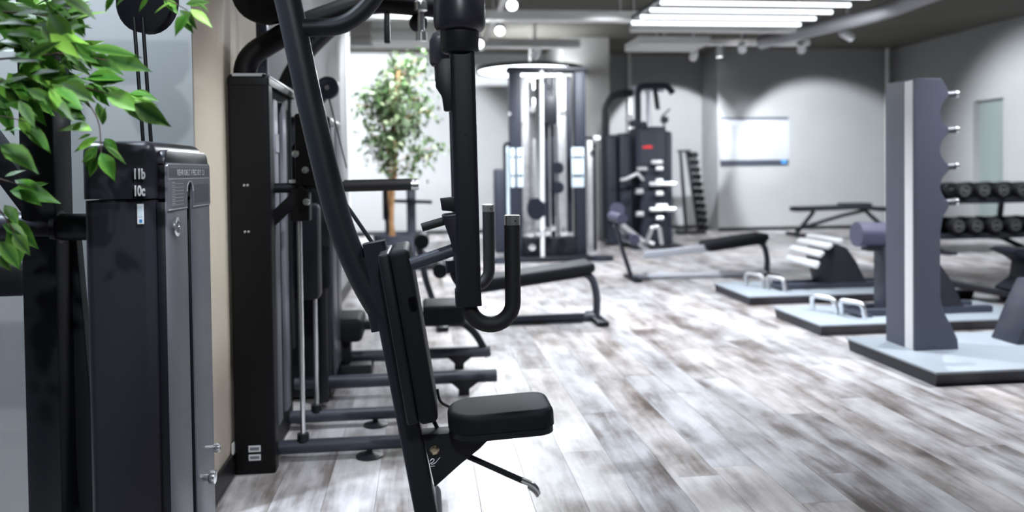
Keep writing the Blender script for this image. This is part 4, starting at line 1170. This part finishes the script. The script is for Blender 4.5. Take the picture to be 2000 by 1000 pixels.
# branches and leaves: base point and tip point of each leaf
BR = [
    [(-1.060, 1.480, 1.160), (-0.818, 1.500, 1.243), (-0.713, 1.500, 1.262), (-0.665, 1.500, 1.257), (-0.621, 1.500, 1.224), (-0.595, 1.500, 1.182), (-0.594, 1.500, 1.120)],
    [(-0.713, 1.500, 1.262), (-0.651, 1.500, 1.252), (-0.589, 1.500, 1.234), (-0.536, 1.500, 1.213)],
    [(-1.060, 1.480, 1.260), (-0.817, 1.500, 1.289), (-0.712, 1.500, 1.299), (-0.668, 1.500, 1.304), (-0.619, 1.500, 1.317)],
    [(-0.668, 1.500, 1.304), (-0.615, 1.500, 1.298), (-0.574, 1.500, 1.292)],
    [(-1.050, 1.490, 1.360), (-0.815, 1.500, 1.382), (-0.710, 1.500, 1.378), (-0.640, 1.500, 1.365), (-0.604, 1.500, 1.384)],
    [(-1.040, 1.500, 1.500), (-0.584, 1.500, 1.460), (-0.504, 1.500, 1.414), (-0.459, 1.500, 1.400), (-0.435, 1.500, 1.386)],
    [(-1.070, 1.470, 1.120), (-0.822, 1.500, 1.094), (-0.770, 1.500, 1.075), (-0.718, 1.500, 1.059)],
    [(-1.080, 1.470, 1.080), (-0.823, 1.500, 1.048), (-0.780, 1.500, 1.029), (-0.759, 1.500, 1.000), (-0.746, 1.500, 0.972)],
    [(-1.060, 1.480, 1.200), (-0.820, 1.500, 1.187), (-0.767, 1.500, 1.192), (-0.724, 1.500, 1.180)],
]
for pts in BR:
    path = fillet(pts, 0.03, 4)
    b = BM(); sweep(b, path, circ(0.0016, 6), radii=[1.7 - 1.1 * i / (len(path) - 1) for i in range(len(path))])
    part('branch', b, TWIG, fp)
LEAVES = [
(-0.591,1.456,1.160,-0.657,1.465,1.170), (-0.585,1.466,1.149,-0.630,1.465,1.123), (-0.617,1.541,1.136,-0.639,1.531,1.090), (-0.560,1.427,1.133,-0.523,1.435,1.100),
(-0.580,1.463,1.121,-0.554,1.459,1.071), (-0.607,1.514,1.113,-0.626,1.519,1.075), (-0.569,1.411,1.121,-0.591,1.407,1.102), (-0.586,1.489,1.172,-0.581,1.488,1.206),
(-0.598,1.448,1.176,-0.643,1.450,1.193), (-0.619,1.582,1.152,-0.593,1.579,1.122), (-0.614,1.508,1.157,-0.635,1.499,1.147), (-0.660,1.459,1.252,-0.617,1.463,1.234),
(-0.630,1.430,1.243,-0.576,1.440,1.212), (-0.665,1.574,1.251,-0.599,1.564,1.233), (-0.639,1.579,1.257,-0.583,1.576,1.268), (-0.618,1.549,1.246,-0.544,1.555,1.227),
(-0.570,1.463,1.228,-0.505,1.467,1.197), (-0.564,1.528,1.222,-0.533,1.535,1.182), (-0.519,1.458,1.209,-0.459,1.464,1.167), (-0.575,1.583,1.222,-0.527,1.587,1.206),
(-0.618,1.507,1.261,-0.550,1.497,1.264), (-0.580,1.499,1.226,-0.554,1.495,1.214), (-0.668,1.539,1.259,-0.638,1.544,1.277), (-0.574,1.512,1.225,-0.535,1.504,1.232),
(-0.609,1.526,1.217,-0.602,1.529,1.179), (-0.595,1.442,1.307,-0.499,1.452,1.296), (-0.628,1.528,1.306,-0.559,1.519,1.272), (-0.614,1.578,1.309,-0.528,1.569,1.287),
(-0.619,1.470,1.304,-0.663,1.475,1.279), (-0.613,1.518,1.312,-0.566,1.519,1.312), (-0.671,1.527,1.303,-0.653,1.526,1.275), (-0.625,1.466,1.359,-0.559,1.458,1.379),
(-0.640,1.422,1.363,-0.615,1.428,1.385), (-0.723,1.546,1.383,-0.695,1.547,1.352), (-0.731,1.543,1.392,-0.766,1.540,1.406), (-0.630,1.458,1.371,-0.587,1.455,1.388),
(-0.715,1.567,1.368,-0.749,1.556,1.338), (-0.667,1.501,1.365,-0.629,1.495,1.336), (-0.651,1.548,1.384,-0.637,1.545,1.345), (-0.697,1.470,1.340,-0.653,1.468,1.308),
(-0.457,1.507,1.392,-0.479,1.514,1.413), (-0.442,1.474,1.381,-0.411,1.482,1.350), (-0.410,1.430,1.374,-0.370,1.425,1.344), (-0.414,1.428,1.364,-0.437,1.419,1.326),
(-0.453,1.550,1.408,-0.407,1.556,1.416), (-0.443,1.443,1.389,-0.476,1.436,1.371), (-0.499,1.485,1.406,-0.521,1.491,1.381), (-0.461,1.557,1.385,-0.443,1.563,1.353),
(-0.482,1.517,1.408,-0.452,1.508,1.380), (-0.417,1.482,1.397,-0.388,1.474,1.380), (-0.565,1.505,1.409,-0.588,1.507,1.384), (-0.521,1.446,1.400,-0.543,1.440,1.380),
(-0.771,1.551,1.073,-0.708,1.539,1.051), (-0.782,1.555,1.053,-0.696,1.564,1.036), (-0.758,1.581,1.060,-0.723,1.578,1.067), (-0.742,1.509,1.056,-0.705,1.511,1.025),
(-0.774,1.524,1.080,-0.743,1.536,1.094), (-0.781,1.534,1.027,-0.753,1.529,0.987), (-0.793,1.565,0.999,-0.740,1.564,0.941), (-0.778,1.518,0.992,-0.732,1.524,0.962),
(-0.727,1.410,0.970,-0.697,1.417,0.918), (-0.769,1.529,0.989,-0.748,1.529,0.914), (-0.776,1.504,0.936,-0.757,1.503,0.904), (-0.723,1.445,0.980,-0.695,1.446,0.939),
(-0.726,1.417,1.135,-0.663,1.417,1.091), (-0.738,1.526,1.181,-0.691,1.525,1.122), (-0.740,1.512,1.190,-0.725,1.523,1.149), (-0.804,1.571,1.168,-0.754,1.562,1.172),
(-0.787,1.553,1.114,-0.743,1.556,1.123), (-0.691,1.394,1.286,-0.632,1.391,1.282), (-0.660,1.445,1.387,-0.598,1.435,1.424), (-0.754,1.531,1.370,-0.738,1.541,1.313),
(-0.643,1.470,1.311,-0.606,1.479,1.286), (-0.722,1.575,1.245,-0.652,1.566,1.219), (-0.733,1.620,1.424,-0.686,1.623,1.376), (-0.800,1.640,1.435,-0.767,1.645,1.381),
(-0.714,1.587,1.244,-0.654,1.583,1.191), (-0.773,1.606,1.262,-0.701,1.616,1.247), (-0.700,1.621,1.417,-0.647,1.620,1.438), (-0.676,1.592,1.339,-0.627,1.592,1.309),
(-0.662,1.411,1.319,-0.598,1.400,1.315), (-0.649,1.402,1.220,-0.592,1.395,1.177), (-0.645,1.425,1.364,-0.605,1.425,1.304), (-0.679,1.576,1.308,-0.639,1.577,1.273),
(-0.656,1.498,1.296,-0.612,1.502,1.301), (-0.749,1.465,1.246,-0.701,1.464,1.239), (-0.782,1.592,1.268,-0.754,1.590,1.225), (-0.655,1.431,1.387,-0.620,1.440,1.355),
(-0.745,1.582,1.218,-0.695,1.578,1.220), (-0.681,1.484,1.402,-0.626,1.485,1.417), (-0.709,1.547,1.389,-0.642,1.540,1.427), (-0.676,1.381,1.208,-0.647,1.374,1.161),
(-0.758,1.599,1.322,-0.699,1.591,1.283), (-0.701,1.509,1.288,-0.672,1.501,1.231), (-0.687,1.439,1.259,-0.633,1.431,1.267), (-0.633,1.493,1.306,-0.588,1.485,1.287),
(-0.664,1.388,1.279,-0.610,1.378,1.310), (-0.651,1.427,1.384,-0.603,1.427,1.355), (-0.632,1.397,1.323,-0.579,1.385,1.280), (-0.775,1.505,1.399,-0.715,1.503,1.354),
(-0.779,1.577,1.332,-0.724,1.566,1.303), (-0.721,1.493,1.347,-0.658,1.490,1.343), (-0.679,1.387,1.316,-0.655,1.399,1.287), (-0.669,1.441,1.256,-0.616,1.432,1.258),
(-0.665,1.513,1.366,-0.605,1.505,1.381), (-0.699,1.554,1.402,-0.641,1.551,1.403), (-0.619,1.415,1.310,-0.588,1.404,1.268), (-0.770,1.584,1.292,-0.736,1.578,1.237),
(-0.793,1.601,1.407,-0.743,1.600,1.388), (-0.821,1.641,1.381,-0.774,1.636,1.325), (-0.638,1.450,1.334,-0.587,1.444,1.352), (-0.709,1.608,1.377,-0.649,1.611,1.377),
(-0.705,1.477,1.325,-0.678,1.467,1.279), (-0.816,1.571,1.229,-0.780,1.582,1.160), (-0.739,1.546,1.225,-0.709,1.534,1.175), (-0.621,1.388,1.231,-0.571,1.379,1.197),
(-0.700,1.428,1.330,-0.651,1.417,1.337), (-0.643,1.395,1.335,-0.618,1.399,1.301), (-0.704,1.632,1.289,-0.665,1.625,1.216), (-0.713,1.653,1.318,-0.649,1.652,1.361),
(-0.804,1.605,1.370,-0.757,1.615,1.333), (-0.789,1.643,1.236,-0.732,1.632,1.205), (-0.726,1.465,1.235,-0.663,1.468,1.217), (-0.795,1.645,1.400,-0.721,1.635,1.370),
(-0.735,1.462,1.248,-0.708,1.471,1.186), (-0.617,1.412,1.391,-0.559,1.409,1.355), (-0.756,1.474,1.351,-0.699,1.478,1.360), (-0.783,1.640,1.338,-0.747,1.632,1.301),
(-0.812,1.587,1.403,-0.770,1.593,1.423), (-0.823,1.614,1.328,-0.766,1.615,1.330), (-0.795,1.639,1.300,-0.740,1.635,1.271), (-0.747,1.496,1.344,-0.687,1.490,1.367),
(-0.717,1.598,1.352,-0.669,1.598,1.377), (-0.703,1.455,1.284,-0.663,1.448,1.241), (-0.698,1.582,1.298,-0.641,1.584,1.287), (-0.744,1.579,1.280,-0.675,1.576,1.268),
(-0.718,1.516,1.365,-0.652,1.508,1.339), (-0.807,1.579,1.338,-0.729,1.568,1.324), (-0.646,1.511,1.338,-0.613,1.517,1.277), (-0.774,1.570,1.329,-0.702,1.560,1.356),
(-0.659,1.446,1.228,-0.621,1.455,1.179), (-0.698,1.560,1.307,-0.642,1.569,1.336), (-0.839,1.624,1.407,-0.805,1.623,1.370), (-0.829,1.631,1.418,-0.803,1.637,1.372),
(-0.762,1.473,1.239,-0.696,1.470,1.266), (-0.636,1.400,1.232,-0.611,1.398,1.177), (-0.724,1.648,1.436,-0.675,1.638,1.386), (-0.690,1.539,1.398,-0.632,1.530,1.343),
(-0.718,1.403,1.328,-0.661,1.406,1.302), (-0.715,1.447,1.364,-0.650,1.437,1.372), (-0.633,1.423,1.319,-0.581,1.426,1.317), (-0.748,1.544,1.334,-0.687,1.532,1.361),
(-0.612,1.444,1.320,-0.582,1.456,1.287), (-0.652,1.442,1.252,-0.606,1.443,1.217), (-0.707,1.497,1.282,-0.686,1.504,1.239), (-0.790,1.549,1.267,-0.764,1.556,1.211),
(-0.729,1.530,1.271,-0.674,1.522,1.285), (-0.714,1.430,1.283,-0.661,1.420,1.284), (-0.730,1.611,1.230,-0.655,1.602,1.234), (-0.665,1.387,1.228,-0.627,1.398,1.206),
(-0.712,1.436,1.392,-0.665,1.445,1.380), (-0.704,1.404,1.322,-0.640,1.403,1.324), (-0.730,1.442,1.207,-0.676,1.450,1.191), (-0.736,1.552,1.249,-0.699,1.556,1.198),
(-0.753,1.593,1.278,-0.723,1.602,1.227), (-0.663,1.477,1.216,-0.615,1.479,1.203), (-0.747,1.505,1.268,-0.684,1.495,1.222), (-0.702,1.614,1.385,-0.648,1.616,1.401),
(-0.806,1.608,1.283,-0.759,1.601,1.217),
(-0.764,1.581,1.364,-0.705,1.581,1.398), (-0.705,1.588,1.421,-0.648,1.581,1.394), (-0.752,1.628,1.358,-0.709,1.604,1.318), (-0.797,1.657,1.270,-0.746,1.671,1.238),
(-0.856,1.664,1.395,-0.795,1.640,1.348), (-0.810,1.620,1.402,-0.755,1.643,1.420), (-0.706,1.585,1.425,-0.648,1.580,1.423), (-0.752,1.696,1.438,-0.720,1.719,1.418),
(-0.799,1.583,1.432,-0.741,1.559,1.461), (-0.823,1.708,1.276,-0.755,1.683,1.266), (-0.751,1.591,1.404,-0.694,1.594,1.367), (-0.836,1.780,1.447,-0.749,1.757,1.460),
(-0.736,1.589,1.257,-0.675,1.581,1.273), (-0.767,1.649,1.334,-0.749,1.671,1.299), (-0.801,1.695,1.369,-0.715,1.666,1.358), (-0.757,1.669,1.389,-0.702,1.658,1.379),
(-0.819,1.585,1.317,-0.773,1.602,1.356), (-0.783,1.728,1.365,-0.743,1.723,1.326), (-0.885,1.752,1.272,-0.824,1.744,1.267), (-0.739,1.590,1.404,-0.728,1.619,1.364),
(-0.807,1.582,1.257,-0.784,1.556,1.194), (-0.834,1.651,1.373,-0.764,1.629,1.331), (-0.814,1.719,1.437,-0.751,1.693,1.469), (-0.852,1.757,1.327,-0.807,1.738,1.277),
(-0.739,1.600,1.292,-0.704,1.573,1.235), (-0.828,1.736,1.433,-0.780,1.719,1.402), (-0.865,1.658,1.416,-0.797,1.638,1.400), (-0.766,1.586,1.258,-0.716,1.615,1.234),
(-0.786,1.762,1.361,-0.716,1.736,1.335), (-0.806,1.724,1.356,-0.729,1.700,1.362), (-0.736,1.591,1.351,-0.681,1.597,1.335), (-0.850,1.726,1.287,-0.785,1.733,1.310),
(-0.765,1.716,1.457,-0.707,1.710,1.424), (-0.824,1.593,1.400,-0.780,1.584,1.373), (-0.795,1.647,1.344,-0.753,1.664,1.395), (-0.932,1.777,1.277,-0.875,1.797,1.240),
(-0.832,1.618,1.375,-0.762,1.602,1.392), (-0.849,1.654,1.426,-0.836,1.669,1.356), (-0.786,1.627,1.344,-0.718,1.613,1.341), (-0.757,1.584,1.398,-0.679,1.561,1.382),
(-0.770,1.701,1.450,-0.694,1.684,1.465), (-0.920,1.775,1.419,-0.857,1.792,1.434), (-0.745,1.701,1.442,-0.692,1.700,1.449), (-0.809,1.635,1.284,-0.759,1.633,1.280),
(-0.782,1.660,1.340,-0.728,1.650,1.330), (-0.872,1.712,1.353,-0.799,1.690,1.376), (-0.812,1.732,1.399,-0.759,1.755,1.391), (-0.727,1.584,1.395,-0.681,1.587,1.376),
(-0.814,1.683,1.284,-0.734,1.659,1.288), (-0.729,1.582,1.381,-0.699,1.607,1.369), (-0.906,1.745,1.439,-0.876,1.775,1.468), (-0.750,1.607,1.365,-0.734,1.618,1.311),
(-0.795,1.616,1.390,-0.745,1.623,1.397), (-0.709,1.584,1.328,-0.664,1.583,1.374), (-0.733,1.635,1.315,-0.701,1.613,1.249), (-0.839,1.730,1.328,-0.781,1.720,1.344),
(-0.762,1.617,1.338,-0.757,1.634,1.296), (-0.784,1.689,1.439,-0.749,1.713,1.471), (-0.882,1.749,1.429,-0.853,1.779,1.394), (-0.770,1.742,1.323,-0.722,1.736,1.307),
(-0.624,1.542,1.244,-0.596,1.552,1.212), (-0.550,1.527,1.233,-0.501,1.537,1.225), (-0.541,1.504,1.228,-0.494,1.514,1.211), (-0.594,1.535,1.226,-0.564,1.545,1.228),
(-0.577,1.463,1.240,-0.551,1.473,1.218), (-0.627,1.495,1.259,-0.584,1.505,1.250), (-0.543,1.507,1.232,-0.511,1.517,1.234), (-0.657,1.534,1.254,-0.619,1.544,1.239),
(-0.581,1.546,1.223,-0.543,1.556,1.226), (-0.630,1.535,1.254,-0.600,1.545,1.244), (-0.575,1.475,1.241,-0.548,1.485,1.211), (-0.576,1.470,1.223,-0.549,1.480,1.219),
(-0.648,1.471,1.255,-0.604,1.481,1.251), (-0.655,1.473,1.259,-0.622,1.483,1.263)]
rl = random.Random(11)
for k, (x0, y0, z0, x1, y1, z1) in enumerate(LEAVES):
    p, q = V((x0, y0, z0)), V((x1, y1, z1))
    d = q - p
    ln = d.length
    n = V((rl.uniform(-0.5, 0.5), -rl.uniform(0.25, 0.9), rl.uniform(0.3, 1.0)))
    x = d.normalized()
    y = n.cross(x).normalized()
    z = x.cross(y)
    M = MX((x, y, z)).transposed().to_4x4() @ MX.Scale(ln, 4)
    M.translation = p
    place('leaf', leaf_vars[rl.randrange(3)], fp, M)

# far ficus tree in the bay
ft = thing('ficus_tree', 'tall variegated ficus tree with slim orange brown trunk in the bright bay', 'tree', (-0.32, 7.8, 0))
b = BM(); lathe(b, [(0, 0), (0.17, 0), (0.2, 0.42), (0.21, 0.45), (0.19, 0.45), (0.18, 0.41), (0, 0.41)], MX.Translation((-0.32, 7.8, 0)), 24); part('pot', b, CHARC, ft)
b = BM(); lathe(b, [(0, 0.40), (0.185, 0.41), (0, 0.43)], MX.Translation((-0.32, 7.8, 0)), 20); part('soil', b, SOIL, ft)
b = BM()
tube(b, fillet([(-0.34, 7.8, 0.40), (-0.33, 7.8, 0.8), (-0.29, 7.8, 1.1), (-0.30, 7.8, 1.5), (-0.24, 7.8, 2.1)], 0.15), 0.026, n=10)
tube(b, fillet([(-0.31, 7.8, 0.40), (-0.36, 7.83, 0.8), (-0.34, 7.85, 1.2), (-0.42, 7.85, 1.7)], 0.15), 0.018, n=8)
part('trunk', b, BARK, ft)
rf = random.Random(5)
fol = bmesh.new()
lay = fol.faces.layers.float.new('rnd')
lm0 = leaf_mesh('leaf', 0.085, 0.045, LEAF2, 0.2, 0.3, 6)
base_v = [v.co.copy() for v in lm0.vertices]
base_f = [tuple(p.vertices) for p in lm0.polygons]
rimv = [a.value for a in lm0.attributes['rim'].data]
rl_layer = fol.verts.layers.float.new('rim')
b = BM()
for k in range(30):
    z0 = rf.uniform(1.0, 1.95)
    a = rf.uniform(0, 2 * pi)
    r = rf.uniform(0.22, 0.46) * (1.0 if z0 < 1.6 else 0.75)
    st = V((-0.30, 7.8, z0)); en = st + V((r * cos(a), r * sin(a), rf.uniform(0.05, 0.35)))
    mid = st.lerp(en, 0.5) + V((0, 0, 0.05))
    tube(b, [st, mid, en], 0.005, n=5)
    for j in range(60):
        f = rf.uniform(0.15, 1.1)
        p = st.lerp(en, f) + V((rf.gauss(0, .06), rf.gauss(0, .06), rf.gauss(0, .075) + 0.03))
        d = V((rf.uniform(-1, 1), rf.uniform(-1, 1), rf.uniform(-1.0, 0.3)))
        M = leaf_M(p, d, rf.uniform(-1, 1), rf.uniform(0.7, 1.15))
        vs = []
        for c, rv in zip(base_v, rimv):
            v = fol.verts.new(M @ c); v[rl_layer] = rv; vs.append(v)
        rv = rf.random()
        for f_ in base_f:
            fc_ = fol.faces.new([vs[i] for i in f_]); fc_[lay] = rv; fc_.smooth = True
part('twigs', b, BARK, ft)
me = bpy.data.meshes.new('foliage'); fol.to_mesh(me); fol.free(); me.materials.append(LEAF2)
part('foliage', me, LEAF2, ft, kind='stuff')

# small black stand by the ficus
st = thing('cable_column', 'small black cable column with crossbar standing beside the far ficus trunk', 'exercise machine', (-0.05, 8.6, 0))
b = BM(); bx(b, -0.20, -0.10, 8.55, 8.65, 0, 0.92, 0.01); part('column', b, CHARC, st)
b = BM(); tube(b, [(-0.33, 8.5, 0.76), (0.08, 8.5, 0.74)], 0.02, n=10); part('crossbar', b, BLACK, st)
b = BM(); bx(b, -0.5, 0.25, 8.45, 8.75, 0, 0.06, 0.01); part('base', b, BLACK, st)
b = BM(); bx(b, -0.46, -0.38, 8.55, 8.65, 0.55, 0.90, 0.01); part('side_column', b, BLACK, st)
b = BM(); tube(b, [(-0.42, 8.6, 0.03), (-0.42, 8.6, 0.6)], 0.02, n=10); part('side_post', b, BLACK, st)
